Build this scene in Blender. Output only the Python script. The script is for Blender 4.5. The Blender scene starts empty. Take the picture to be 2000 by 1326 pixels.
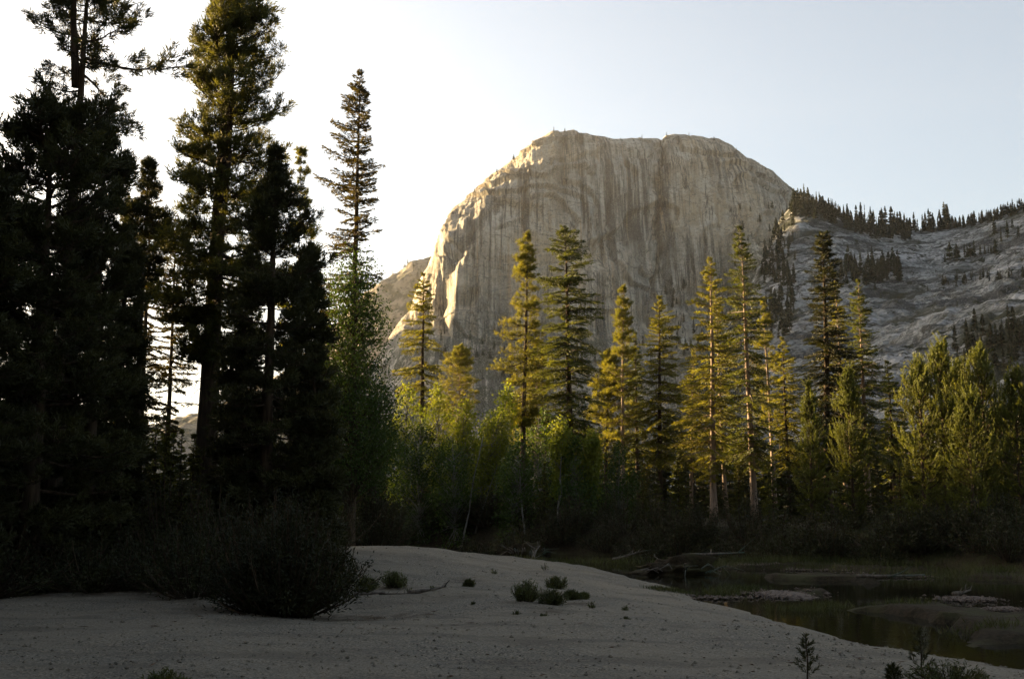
import bpy, math, random
import numpy as np
from mathutils import Vector, Matrix, Euler

scene = bpy.context.scene
COL = scene.collection
R = math.radians
rng = np.random.default_rng(7)
random.seed(7)

# ------------------------------------------------------------------ camera
F = 2222.0                      # focal length in pixels of a 2000 px wide frame (40 mm on 36 mm)
PITCH = math.atan(322.0 / F)
CAM = np.array((0.0, 0.0, 2.0))
cd = bpy.data.cameras.new('camera'); cam = bpy.data.objects.new('camera', cd); COL.objects.link(cam)
cd.lens = 40; cd.sensor_width = 36; cd.clip_start = 0.1; cd.clip_end = 9000
cam.location = CAM; cam.rotation_euler = (R(90) + PITCH, 0, 0)
scene.camera = cam

# ------------------------------------------------------------------ light
SUN_AZ = R(-56)                 # to the left of the view direction
SUN_EL = R(7.0)
sd = Vector((math.sin(SUN_AZ) * math.cos(SUN_EL), math.cos(SUN_AZ) * math.cos(SUN_EL), math.sin(SUN_EL)))
world = bpy.data.worlds.new('World'); scene.world = world; world.use_nodes = True
wn = world.node_tree.nodes; wl = world.node_tree.links
sky = wn.new('ShaderNodeTexSky'); sky.sky_type = 'NISHITA'; sky.sun_disc = False
sky.sun_elevation = SUN_EL; sky.sun_rotation = SUN_AZ
sky.air_density = 1.0; sky.dust_density = 10.0; sky.ozone_density = 0.9; sky.altitude = 1500
hs = wn.new('ShaderNodeHueSaturation'); hs.inputs['Saturation'].default_value = 0.60
wl.new(sky.outputs[0], hs.inputs['Color']); wl.new(hs.outputs[0], wn['Background'].inputs[0]); wn['Background'].inputs[1].default_value = 0.058
sl = bpy.data.lights.new('sun', 'SUN'); sun = bpy.data.objects.new('sun', sl); COL.objects.link(sun)
sl.energy = 5.0; sl.angle = R(0.5); sl.color = (1.0, 0.70, 0.36)
sun.rotation_euler = sd.to_track_quat('Z', 'Y').to_euler()
vs = scene.view_settings
vs.view_transform = 'Standard'; vs.look = 'None'; vs.gamma = 1.0; vs.use_curve_mapping = False
vs.exposure = 2.9
scene.cycles.use_denoising = True
scene.cycles.max_bounces = 6; scene.cycles.diffuse_bounces = 2; scene.cycles.transmission_bounces = 3
scene.cycles.volume_bounces = 1; scene.cycles.transparent_max_bounces = 4
scene.cycles.sample_clamp_indirect = 4.0

# ------------------------------------------------------------------ projection helpers
CT, ST = math.cos(PITCH), math.sin(PITCH)
def ray(px, py):
    u = (px - 1000.0) / F; v = (663.0 - py) / F
    return u / (CT - v * ST), (ST + v * CT) / (CT - v * ST)
def at(px, py, d):
    a, b = ray(px, py)
    return np.array((a * d, d, CAM[2] + b * d))
def on_level(px, py, z=0.0):
    a, b = ray(px, py); d = (z - CAM[2]) / b
    return np.array((a * d, d, z))
def to_px(P):
    y = P[:, 1] * CT + (P[:, 2] - CAM[2]) * ST
    z = -P[:, 1] * ST + (P[:, 2] - CAM[2]) * CT
    return 1000 + F * P[:, 0] / y, 663 - F * z / y

# ------------------------------------------------------------------ noise
def _hash(i, j, k, s):
    with np.errstate(over='ignore'):
        h = (i.astype(np.uint32) * np.uint32(374761393) + j.astype(np.uint32) * np.uint32(668265263)
             + k.astype(np.uint32) * np.uint32(2246822519) + np.uint32(s * 3266489917 & 0xffffffff))
        h = (h ^ (h >> np.uint32(13))) * np.uint32(1274126177)
        h = (h ^ (h >> np.uint32(16))) * np.uint32(2654435761)
        h ^= h >> np.uint32(15)
    return h.astype(np.float64) / 4294967295.0
def vnoise(x, y, z, s=0):
    x, y, z = np.broadcast_arrays(np.asarray(x, float), np.asarray(y, float), np.asarray(z, float))
    i, j, k = np.floor(x).astype(np.int64), np.floor(y).astype(np.int64), np.floor(z).astype(np.int64)
    fx, fy, fz = x - i, y - j, z - k
    fx, fy, fz = [f * f * f * (f * (f * 6 - 15) + 10) for f in (fx, fy, fz)]
    def c(a, b, d): return _hash(i + a, j + b, k + d, s)
    x00 = c(0,0,0) * (1 - fx) + c(1,0,0) * fx; x10 = c(0,1,0) * (1 - fx) + c(1,1,0) * fx
    x01 = c(0,0,1) * (1 - fx) + c(1,0,1) * fx; x11 = c(0,1,1) * (1 - fx) + c(1,1,1) * fx
    return ((x00 * (1 - fy) + x10 * fy) * (1 - fz) + (x01 * (1 - fy) + x11 * fy) * fz) * 2 - 1
def fbm(x, y, z, oct=4, s=0, gain=0.5):
    t = 0; a = 1
    for o in range(oct):
        t = t + a * vnoise(x * 2**o + 17.3 * o, y * 2**o - 9.1 * o, z * 2**o + 4.7 * o, s + o); a *= gain
    return t
def ridged(x, y, z, oct=4, s=0, gain=0.5):
    t = 0; a = 1
    for o in range(oct):
        t = t + a * (1 - 2 * np.abs(vnoise(x * 2**o + 7.3 * o, y * 2**o, z * 2**o, s + o))); a *= gain
    return t
def smooth(e0, e1, x):
    t = np.clip((np.asarray(x, float) - e0) / (e1 - e0), 0, 1); return t * t * (3 - 2 * t)

# ------------------------------------------------------------------ mesh helpers
def arrays(V, T, M=None):
    V = np.asarray(V, np.float32).reshape(-1, 3); T = np.asarray(T, np.int32).reshape(-1, 3)
    return V, T, (np.zeros(len(T), np.int32) if M is None else np.asarray(M, np.int32))
def join(parts):
    Vs, Ts, Ms, o = [], [], [], 0
    for V, T, M in parts:
        Vs.append(V); Ts.append(T + o); Ms.append(M); o += len(V)
    return np.concatenate(Vs), np.concatenate(Ts), np.concatenate(Ms)
def mesh_from(name, A, mats, smooth_shade=False):
    V, T, M = A
    me = bpy.data.meshes.new(name)
    me.vertices.add(len(V)); me.vertices.foreach_set('co', V.astype(np.float32).ravel())
    me.loops.add(len(T) * 3); me.loops.foreach_set('vertex_index', T.astype(np.int32).ravel())
    me.polygons.add(len(T))
    me.polygons.foreach_set('loop_start', np.arange(0, len(T) * 3, 3, dtype=np.int32))
    me.polygons.foreach_set('material_index', M.astype(np.int32))
    me.polygons.foreach_set('use_smooth', np.full(len(T), smooth_shade))
    for m in mats: me.materials.append(m)
    me.update(calc_edges=True); me.validate()
    return me
def link(name, data, parent=None, M=None):
    o = bpy.data.objects.new(name, data); COL.objects.link(o)
    if parent is not None: o.parent = parent
    if M is not None: o.matrix_local = M
    return o
def obj(name, A, mats, parent=None, smooth_shade=False):
    return link(name, mesh_from(name, A, mats, smooth_shade), parent)
def tag(o, label, cat, group=None):
    o['label'] = label; o['category'] = cat
    if group: o['group'] = group
    return o
def thing(name, label, cat, loc, group=None, rz=0):
    o = bpy.data.objects.new(name, None); COL.objects.link(o); o.empty_display_size = 0.3
    o.location = loc; o.rotation_euler = (0, 0, rz)
    return tag(o, label, cat, group)
def structure(o): o['kind'] = 'structure'; return o
def stuff(o): o['kind'] = 'stuff'; return o

def tube(P, rad, sides=6, mat=0, cap=True):
    P = np.asarray(P, float); n = len(P); rad = np.broadcast_to(np.asarray(rad, float), (n,))
    tan = np.gradient(P, axis=0); tan /= np.linalg.norm(tan, axis=1)[:, None] + 1e-9
    ref = np.array((0.0, 0, 1)) if abs(tan[0, 2]) < 0.8 else np.array((1.0, 0, 0))
    a = np.cross(tan, ref); a /= np.linalg.norm(a, axis=1)[:, None] + 1e-9
    b = np.cross(tan, a)
    th = np.linspace(0, 2 * math.pi, sides, endpoint=False)
    V = P[:, None, :] + rad[:, None, None] * (np.cos(th)[None, :, None] * a[:, None, :] + np.sin(th)[None, :, None] * b[:, None, :])
    V = V.reshape(-1, 3); T = []
    for i in range(n - 1):
        for j in range(sides):
            p, q = i * sides + j, i * sides + (j + 1) % sides
            T += [(p, q, q + sides), (p, q + sides, p + sides)]
    if cap:
        for j in range(1, sides - 1):
            T.append((0, j + 1, j)); k = (n - 1) * sides; T.append((k, k + j, k + j + 1))
    return arrays(V, T, np.full(len(T), mat))
def blades(P, D, L, W, rg, mat=0, bend=0.0):
    """flat pointed needle-sprays: one kite (two triangles) each, at P along D"""
    P = np.asarray(P, float); D = np.asarray(D, float); n = len(P)
    D = D / (np.linalg.norm(D, axis=1)[:, None] + 1e-9)
    Rv = rg.normal(size=(n, 3)); S = np.cross(D, Rv); S /= np.linalg.norm(S, axis=1)[:, None] + 1e-9
    L = np.broadcast_to(L, (n,))[:, None]; W = np.broadcast_to(W, (n,))[:, None]
    mid = P + D * L * 0.45
    V = np.stack([P, mid + S * W * 0.5, P + D * L, mid - S * W * 0.5], 1).reshape(-1, 3)
    i = np.arange(n) * 4
    T = np.stack([np.stack([i, i + 1, i + 2], 1), np.stack([i, i + 2, i + 3], 1)], 1).reshape(-1, 3)
    return arrays(V, T, np.full(len(T), mat))
def grid_tris(nr, nc):
    r, c = np.meshgrid(np.arange(nr - 1), np.arange(nc - 1), indexing='ij')
    a = (r * nc + c).ravel(); b = a + 1; d = a + nc; e = d + 1
    return np.concatenate([np.stack([a, b, e], 1), np.stack([a, e, d], 1)])

# ------------------------------------------------------------------ materials
class Mat:
    def __init__(s, name, rough=0.9, spec=0.2):
        s.m = bpy.data.materials.new(name); s.m.use_nodes = True
        s.t = s.m.node_tree; s.n = s.t.nodes; s.b = s.n['Principled BSDF']
        s.b.inputs['Roughness'].default_value = rough
        s.b.inputs['Specular IOR Level'].default_value = spec
        s.tc = s.n.new('ShaderNodeTexCoord')
    def l(s, a, b): s.t.links.new(a, b)
    def noise(s, scale, detail=4, stretch=(1, 1, 1), rough=0.55, rot=(0, 0, 0), coord='Object', dist=0.0):
        mp = s.n.new('ShaderNodeMapping'); mp.inputs['Scale'].default_value = stretch; mp.inputs['Rotation'].default_value = rot
        s.l(s.tc.outputs[coord], mp.inputs[0])
        t = s.n.new('ShaderNodeTexNoise'); t.inputs['Scale'].default_value = scale; t.inputs['Detail'].default_value = detail
        t.inputs['Roughness'].default_value = rough; t.inputs['Distortion'].default_value = dist
        s.l(mp.outputs[0], t.inputs['Vector']); return t.outputs['Fac']
    def vor(s, scale, stretch=(1, 1, 1), feature='DISTANCE_TO_EDGE', rot=(0, 0, 0)):
        mp = s.n.new('ShaderNodeMapping'); mp.inputs['Scale'].default_value = stretch; mp.inputs['Rotation'].default_value = rot
        s.l(s.tc.outputs['Object'], mp.inputs[0])
        t = s.n.new('ShaderNodeTexVoronoi'); t.feature = feature; t.inputs['Scale'].default_value = scale
        s.l(mp.outputs[0], t.inputs['Vector']); return t.outputs['Distance']
    def ramp(s, fac, stops):
        r = s.n.new('ShaderNodeValToRGB'); e = r.color_ramp.elements
        while len(e) < len(stops): e.new(0.5)
        for k, (p, c) in enumerate(stops):
            e[k].position = p; e[k].color = (c, c, c, 1) if not hasattr(c, '__len__') else (*c, 1)
        s.l(fac, r.inputs[0]); return r.outputs[0]
    def mix(s, fac, a, b, mode='MIX'):
        m = s.n.new('ShaderNodeMix'); m.data_type = 'RGBA'; m.blend_type = mode
        for sock, v in ((m.inputs[0], fac), (m.inputs[6], a), (m.inputs[7], b)):
            if hasattr(v, 'is_linked'): s.l(v, sock)
            elif hasattr(v, '__len__'): sock.default_value = (*v, 1)
            else: sock.default_value = v
        return m.outputs[2]
    def math(s, op, a, b):
        m = s.n.new('ShaderNodeMath'); m.operation = op
        for sock, v in ((m.inputs[0], a), (m.inputs[1], b)):
            if hasattr(v, 'is_linked'): s.l(v, sock)
            else: sock.default_value = v
        return m.outputs[0]
    def attr(s, name):
        a = s.n.new('ShaderNodeAttribute'); a.attribute_name = name; return a.outputs['Fac']
    def color(s, c):
        if hasattr(c, 'is_linked'): s.l(c, s.b.inputs['Base Color'])
        else: s.b.inputs['Base Color'].default_value = (*c, 1)
    def bump(s, h, strength, dist):
        b = s.n.new('ShaderNodeBump'); b.inputs['Strength'].default_value = strength; b.inputs['Distance'].default_value = dist
        s.l(h, b.inputs['Height']); s.l(b.outputs[0], s.b.inputs['Normal'])

def foliage_mat(name, c1, c2, trans=0.35, scale=0.6, tint=(1.25, 1.15, 0.5)):
    M = Mat(name, 0.65, 0.25)
    oi = M.n.new('ShaderNodeObjectInfo')
    f = M.noise(scale, 3)
    c = M.mix(M.ramp(f, [(0.35, 0), (0.65, 1)]), c1, c2)
    v = M.math('MULTIPLY_ADD', oi.outputs['Random'], 0.5); v.node.inputs[2].default_value = 0.75
    c = M.mix(1.0, c, v, 'MULTIPLY')
    M.color(c)
    tr = M.n.new('ShaderNodeBsdfTranslucent')
    M.l(M.mix(1.0, c, tint, 'MULTIPLY'), tr.inputs['Color'])
    ms = M.n.new('ShaderNodeMixShader'); ms.inputs[0].default_value = trans
    M.l(M.b.outputs[0], ms.inputs[1]); M.l(tr.outputs[0], ms.inputs[2])
    M.l(ms.outputs[0], M.n['Material Output'].inputs['Surface'])
    return M.m
NEEDLE_FIR = foliage_mat('fir_needles', (0.050, 0.064, 0.014), (0.095, 0.105, 0.022), 0.4)
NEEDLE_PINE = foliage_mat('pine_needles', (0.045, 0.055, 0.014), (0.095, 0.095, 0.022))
NEEDLE_GOLD = foliage_mat('sunlit_gold_needles', (0.115, 0.122, 0.018), (0.16, 0.148, 0.022), 0.45)  # needles of the sunlit trees: the sun's gold put into their colour
NEEDLE_RUST = foliage_mat('rusty_needles', (0.045, 0.040, 0.011), (0.075, 0.058, 0.015), 0.35)
NEEDLE_YOUNG = foliage_mat('young_pine_needles', (0.075, 0.095, 0.018), (0.135, 0.14, 0.028), 0.35)
NEEDLE_DARK = foliage_mat('shade_tinted_needles', (0.026, 0.030, 0.010), (0.042, 0.045, 0.013), 0.25)  # darker copy of the needles: shade put into the colour
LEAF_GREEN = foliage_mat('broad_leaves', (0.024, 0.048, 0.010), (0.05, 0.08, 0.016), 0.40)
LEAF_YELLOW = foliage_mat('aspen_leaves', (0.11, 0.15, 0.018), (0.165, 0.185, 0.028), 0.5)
LEAF_WILLOW = foliage_mat('willow_leaves', (0.018, 0.022, 0.009), (0.032, 0.036, 0.013), 0.3)
LEAF_BUSH = foliage_mat('bush_leaves', (0.05, 0.065, 0.022), (0.075, 0.085, 0.03), 0.3, 3.0)
GRASS = foliage_mat('grass_blades', (0.028, 0.04, 0.012), (0.05, 0.055, 0.018), 0.3, 0.5)
FAR_NEEDLE = foliage_mat('far_needles', (0.028, 0.036, 0.018), (0.05, 0.055, 0.022), 0.15, 0.05)

def bark_mat(name, c1, c2, c3):
    M = Mat(name, 0.95, 0.1)
    f = M.noise(9, 5, (1, 1, 0.16)); g = M.noise(1.3, 3)
    c = M.mix(M.ramp(f, [(0.38, 0), (0.6, 1)]), c1, c2)
    M.color(M.mix(M.ramp(g, [(0.5, 0), (0.72, 1)]), c, c3)); M.bump(f, 0.8, 0.05)
    return M.m
BARK_DARK = bark_mat('dark_bark', (0.03, 0.022, 0.015), (0.075, 0.055, 0.036), (0.05, 0.042, 0.03))
BARK_PALE = bark_mat('pale_bark', (0.14, 0.105, 0.078), (0.27, 0.205, 0.155), (0.19, 0.155, 0.125))
BARK_ASPEN = bark_mat('aspen_bark', (0.09, 0.09, 0.08), (0.17, 0.17, 0.155), (0.05, 0.045, 0.04))
DEAD_WOOD = bark_mat('dead_wood', (0.07, 0.06, 0.05), (0.14, 0.125, 0.105), (0.05, 0.10, 0.08))

def joint(M, scale, stretch, w, rot=(0, 0, 0), dist=0.0, detail=3):
    """thin wandering lines: where a stretched noise crosses its middle"""
    return M.ramp(M.noise(scale, detail, stretch, 0.6, rot, dist=dist), [(0.5 - w, 0), (0.5, 1), (0.5 + w, 0)])
def dome_rock():
    M = Mat('dome_granite', 0.95, 0.15)
    big = M.noise(0.009, 4); med = M.noise(0.035, 6, (1, 1, 0.45), 0.65); fine = M.noise(0.30, 7, rough=0.7); grit = M.noise(0.9, 5, rough=0.7)
    c = M.mix(M.ramp(big, [(0.42, 0), (0.58, 1)]), (0.300, 0.285, 0.240), (0.385, 0.315, 0.215))
    c = M.mix(M.ramp(med, [(0.46, 0), (0.62, 0.9)]), c, (0.45, 0.415, 0.34))
    st = M.noise(0.11, 5, (1, 0.06, 0.030), 0.62, dist=0.15)         # dark water streaks down the face
    sf = M.noise(0.33, 5, (1, 0.06, 0.03), 0.7, dist=0.2)
    s2 = M.noise(0.16, 5, (1, 0.06, 0.022), 0.65, dist=0.15)
    zone = M.ramp(M.noise(0.013, 4, (1, 0.5, 0.7), 0.6), [(0.40, 0.12), (0.56, 1.0)])
    c = M.mix(M.math('MULTIPLY', M.ramp(st, [(0.50, 0), (0.55, 0.95)]), zone), c, (0.050, 0.047, 0.038))
    c = M.mix(M.math('MULTIPLY', M.ramp(sf, [(0.49, 0), (0.58, 0.85)]), zone), c, (0.058, 0.054, 0.044))
    c = M.mix(M.ramp(s2, [(0.30, 0.8), (0.43, 0)]), c, (0.48, 0.445, 0.365))
    c = M.mix(M.ramp(s2, [(0.60, 0), (0.68, 0.8)]), c, (0.33, 0.235, 0.14))
    c = M.mix(M.math('MULTIPLY', joint(M, 0.020, (1, 0.2, 0.30), 0.012, dist=0.7, detail=5), 0.95), c, (0.05, 0.046, 0.038))
    c = M.mix(M.math('MULTIPLY', joint(M, 0.028, (0.35, 0.35, 1.2), 0.009, (0, R(22), 0), 0.8, 5), 0.85), c, (0.06, 0.055, 0.045))
    veg = M.math('MULTIPLY', M.attr('brush'), M.ramp(M.noise(0.07, 7, rough=0.75), [(0.44, 0), (0.52, 1)]))
    c = M.mix(veg, c, (0.042, 0.046, 0.024))
    c = M.mix(M.ramp(fine, [(0.36, 0.6), (0.52, 0)]), c, (0.085, 0.08, 0.066))
    c = M.mix(M.ramp(grit, [(0.52, 0), (0.66, 0.45)]), c, (0.50, 0.48, 0.42))
    M.color(c)
    M.bump(M.math('ADD', M.math('MULTIPLY', sf, 1.2), M.math('ADD', fine, M.math('MULTIPLY', med, 1.5))), 0.6, 2.5)
    return M.m
def slope_rock():
    M = Mat('slab_granite', 0.95, 0.15)
    rot = (0, R(-22), R(20))
    big = M.noise(0.014, 4); med = M.noise(0.055, 7, (0.30, 1, 1.7), 0.68, rot, dist=0.4); fine = M.noise(0.40, 7, rough=0.7); grit = M.noise(1.3, 4, rough=0.7)
    c = M.mix(M.ramp(big, [(0.40, 0), (0.60, 1)]), (0.282, 0.299, 0.295), (0.422, 0.434, 0.415))
    c = M.mix(M.ramp(med, [(0.41, 1.0), (0.5, 0)]), c, (0.045, 0.048, 0.047))
    c = M.mix(M.ramp(med, [(0.52, 0), (0.60, 1.0)]), c, (0.470, 0.470, 0.470))
    st = M.noise(0.13, 6, (1, 1, 0.08), 0.7, dist=0.4)
    c = M.mix(M.ramp(st, [(0.50, 0), (0.62, 0.8)]), c, (0.06, 0.063, 0.063))
    c = M.mix(M.math('MULTIPLY', joint(M, 0.030, (0.35, 0.8, 1.6), 0.020, rot, 0.9, 5), 0.95), c, (0.03, 0.032, 0.028))
    c = M.mix(M.math('MULTIPLY', joint(M, 0.07, (0.6, 1, 1.2), 0.018, (0, R(50), 0), 0.7, 5), 0.85), c, (0.04, 0.042, 0.04))
    c = M.mix(M.ramp(fine, [(0.38, 0.7), (0.52, 0)]), c, (0.065, 0.068, 0.066))
    c = M.mix(M.ramp(grit, [(0.54, 0), (0.66, 0.4)]), c, (0.470, 0.470, 0.470))
    veg = M.math('MULTIPLY', M.attr('brush'), M.ramp(M.noise(0.10, 7, rough=0.75), [(0.42, 0), (0.50, 1)]))
    c = M.mix(M.ramp(M.noise(0.16, 5, (1, 1, 1.6), 0.6), [(0.585, 0), (0.62, 1)]), c, (0.028, 0.032, 0.018))
    c = M.mix(veg, c, (0.030, 0.034, 0.020))
    M.color(c)
    M.bump(M.math('ADD', M.math('MULTIPLY', med, 1.6), fine), 1.0, 3.0)
    return M.m
def ridge_rock():
    M = Mat('brushy_rock', 0.95, 0.1)
    f = M.noise(0.06, 6, rough=0.7)
    M.color(M.mix(M.ramp(f, [(0.42, 0), (0.56, 1)]), (0.07, 0.07, 0.045), (0.24, 0.21, 0.16))); M.bump(f, 0.8, 3)
    return M.m
def sand_mat():
    M = Mat('river_sand', 0.95, 0.15)
    a = M.noise(26, 3, rough=0.7); b = M.noise(7, 4); c0 = M.noise(0.35, 4); g = M.vor(30, feature='F1')
    c = M.mix(M.ramp(a, [(0.40, 0), (0.60, 1)]), (0.048, 0.043, 0.033), (0.275, 0.245, 0.19))
    c = M.mix(M.ramp(b, [(0.42, 0.55), (0.6, 0)]), c, (0.14, 0.133, 0.115))
    c = M.mix(M.ramp(c0, [(0.42, 0.0), (0.6, 0.45)]), c, (0.23, 0.20, 0.15))
    c = M.mix(M.ramp(g, [(0.0, 0.35), (0.25, 0)]), c, (0.05, 0.047, 0.04))
    c = M.mix(M.ramp(M.noise(0.9, 5, (0.3, 1, 1), 0.65, (0, 0, R(25))), [(0.50, 0), (0.62, 0.5)]), c, (0.085, 0.075, 0.058))
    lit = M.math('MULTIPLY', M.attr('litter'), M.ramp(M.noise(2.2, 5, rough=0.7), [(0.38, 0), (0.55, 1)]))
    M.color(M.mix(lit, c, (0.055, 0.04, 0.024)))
    M.bump(M.math('ADD', a, M.math('MULTIPLY', b, 1.5)), 0.8, 0.035)
    return M.m
def soil_mat():
    M = Mat('forest_soil', 0.95, 0.1)
    a = M.noise(9, 5, rough=0.7); b = M.noise(0.8, 4)
    c = M.mix(M.ramp(a, [(0.38, 0), (0.62, 1)]), (0.014, 0.011, 0.006), (0.038, 0.029, 0.017))
    M.color(M.mix(M.ramp(b, [(0.48, 0), (0.6, 0.6)]), c, (0.045, 0.048, 0.02))); M.bump(a, 0.8, 0.06)
    return M.m
def gravel_mat():
    M = Mat('wet_gravel', 0.8, 0.3)
    a = M.noise(18, 4, rough=0.7); g = M.vor(9, feature='F1')
    c = M.mix(M.ramp(a, [(0.36, 0), (0.62, 1)]), (0.03, 0.023, 0.018), (0.13, 0.10, 0.08))
    M.color(M.mix(M.ramp(g, [(0.0, 0.5), (0.4, 0)]), c, (0.16, 0.13, 0.105))); M.bump(g, 0.7, 0.05)
    return M.m
def water_mat():
    M = Mat('river_water', 0.03, 0.35)
    M.color((0.012, 0.011, 0.006))
    M.bump(M.noise(4.0, 4, (1, 0.6, 1)), 0.10, 0.04)
    return M.m
ROCK_DOME, ROCK_SLOPE, ROCK_RIDGE = dome_rock(), slope_rock(), ridge_rock()
SAND, SOIL, GRAVEL, WATER = sand_mat(), soil_mat(), gravel_mat(), water_mat()
LITTER = bark_mat('leaf_litter', (0.06, 0.035, 0.022), (0.13, 0.075, 0.045), (0.09, 0.06, 0.04))

# ------------------------------------------------------------------ ground and river
RIVER_Z = -0.7
SAND_EDGE = np.array([(-30, 66), (-14, 62), (-3, 57), (1.6, 50), (5.0, 38.7), (5.5, 31), (6.2, 24.8), (7.4, 21), (8.6, 18.8), (11, 14), (15, 7), (24, -20), (40, -60)], float)
FAR_EDGE = np.array([(-60, 84), (-20, 75), (-4, 68), (6, 60), (13, 54), (17, 48), (19.5, 41), (30, 37), (60, 30), (120, 16), (250, -20)], float)
WOOD_EDGE = np.array([(-60, 14), (-24, 19), (-15, 22.5), (-11, 25), (-7.5, 26.5), (-6.2, 30), (-7, 36), (-8, 45), (-9, 56), (-9, 70)], float)
def side(poly, x, y):
    """signed distance to a polyline, positive on its right hand (walking along it)"""
    best = np.full(x.shape, 1e9); sgn = np.ones(x.shape)
    for (x0, y0), (x1, y1) in zip(poly[:-1], poly[1:]):
        dx, dy = x1 - x0, y1 - y0; L2 = dx * dx + dy * dy
        t = np.clip(((x - x0) * dx + (y - y0) * dy) / L2, 0, 1)
        d = np.hypot(x - x0 - t * dx, y - y0 - t * dy)
        s = np.where(dx * (y - y0) - dy * (x - x0) > 0, -1.0, 1.0)
        m = d < best; best = np.where(m, d, best); sgn = np.where(m, s, sgn)
    return best * sgn
def ground_h(x, y):
    x = np.asarray(x, float); y = np.asarray(y, float)
    s = side(SAND_EDGE, x, y) + 0.35 * fbm(x * 0.35, y * 0.35, 0, 2, 5)           # sand side positive
    f = -side(FAR_EDGE, x, y) + 0.6 * fbm(x * 0.3, y * 0.3, 0, 2, 8)               # far bank positive
    w = -side(WOOD_EDGE, x, y)                                                      # wood on the left positive when behind edge
    zs = np.where(s > 0, RIVER_Z + 0.02 + 0.72 * (1 - np.exp(-np.maximum(s, 0) / 3.2)), RIVER_Z - 0.5 * (1 - np.exp(np.minimum(s, 0) / 1.5)))
    zs = zs + 0.62 * np.exp(-(((x + 4.6) / 3.6) ** 2 + ((y - 36) / 6.0) ** 2)) + 0.25 * np.exp(-(((x + 1.0) / 5) ** 2 + ((y - 42) / 7) ** 2))
    zs = zs - 0.22 * np.exp(-(((x + 3.2) / 2.0) ** 2 + ((y - 23.5) / 2.2) ** 2))
    flats = 0.66 * smooth(-0.12, 0.38, fbm(x * 0.26 + 3.1, y * 0.42, 0, 3, 14)) * smooth(6.5, 10, x) * smooth(0.4, 1.6, -s) * smooth(20, 24, y)
    zs = zs + flats
    zf = RIVER_Z - 0.5 + 2.0 * smooth(-0.6, 3.5, f) + 0.012 * np.maximum(f, 0)
    z = np.where(f > -1.0, np.maximum(zf, zs), zs)
    z = z + 0.35 * smooth(0, 5, w) * (s > 0)
    z = z + 0.05 * fbm(x * 0.7, y * 0.7, 0, 3, 2) + 0.02 * fbm(x * 2.3, y * 2.3, 0, 2, 12) + 0.008 * fbm(x * 5, y * 5, 0, 2, 3)
    # the wooded rise on the left that the low sun comes over
    hill = (29.0 + 5.0 * (1 - smooth(95, 165, y))) * np.exp(-(((x + 185) / 55) ** 2) ** 1.5) * smooth(5, 60, y) * (1 - smooth(240, 350, y))
    z = z + hill * (1 + 0.08 * fbm(x * 0.03, y * 0.03, 0, 3, 4))
    # unseen valley side, added behind the camera to cut the sky light
    z = z + 210 * smooth(-45, -420, y) * (1 + 0.10 * fbm(x * 0.012, y * 0.012, 0, 3, 6))
    return z
def gh(x, y): return float(ground_h(np.array([x]), np.array([y]))[0])

def axis(lo, hi, n, a, c=0.0):
    u = np.linspace(math.asinh((lo - c) / a), math.asinh((hi - c) / a), n); return c + a * np.sinh(u)
gx = axis(-1850, 1700, 440, 9.0, 0.0); gy = axis(-620, 2400, 540, 14.0, 27.0)
GX, GY = np.meshgrid(gx, gy)
GZ = ground_h(GX, GY)
sS = side(SAND_EDGE, GX, GY); sW = -side(WOOD_EDGE, GX, GY) + 0.8 * fbm(GX * 0.6, GY * 0.6, 0, 3, 9)
is_sand = (sS > -1.6) & (sW < 0.6) & (GY > -190)
V = np.stack([GX, GY, GZ], -1).reshape(-1, 3); T = grid_tris(len(gy), len(gx))
m = is_sand.ravel()[T].all(1)
def sub(V, T):
    u, inv = np.unique(T, return_inverse=True); return V[u], inv.reshape(-1, 3), u
Vs_, Ts_, us = sub(V, T[m]); Vg_, Tg_, _ = sub(V, T[~m])
o = structure(obj('ground', arrays(Vg_, Tg_), [SOIL], smooth_shade=True))
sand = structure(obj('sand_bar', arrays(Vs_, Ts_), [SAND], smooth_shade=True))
BUSH = [on_level(a, b)[:2] + np.array((0, .25)) for a, b in ((1027, 1174), (1078, 1186), (1088, 1152), (1117, 1170), (1141, 1169), (915, 1140), (712, 1150), (768, 1152))]
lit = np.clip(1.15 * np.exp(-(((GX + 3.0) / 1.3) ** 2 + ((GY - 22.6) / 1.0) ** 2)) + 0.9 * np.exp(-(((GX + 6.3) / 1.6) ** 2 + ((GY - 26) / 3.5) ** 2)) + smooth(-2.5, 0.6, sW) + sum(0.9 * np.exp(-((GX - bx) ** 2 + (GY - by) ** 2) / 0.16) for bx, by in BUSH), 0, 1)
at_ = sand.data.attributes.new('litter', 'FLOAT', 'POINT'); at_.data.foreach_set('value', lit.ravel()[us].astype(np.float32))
wv = np.array([(-160, 0, RIVER_Z), (260, 0, RIVER_Z), (260, 120, RIVER_Z), (-160, 120, RIVER_Z)], float)
wx = np.linspace(-70, 220, 40); wy = np.linspace(-40, 100, 30); WX, WY = np.meshgrid(wx, wy)
structure(obj('river', arrays(np.stack([WX, WY, np.full(WX.shape, RIVER_Z)], -1), grid_tris(30, 40)), [WATER]))

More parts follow.
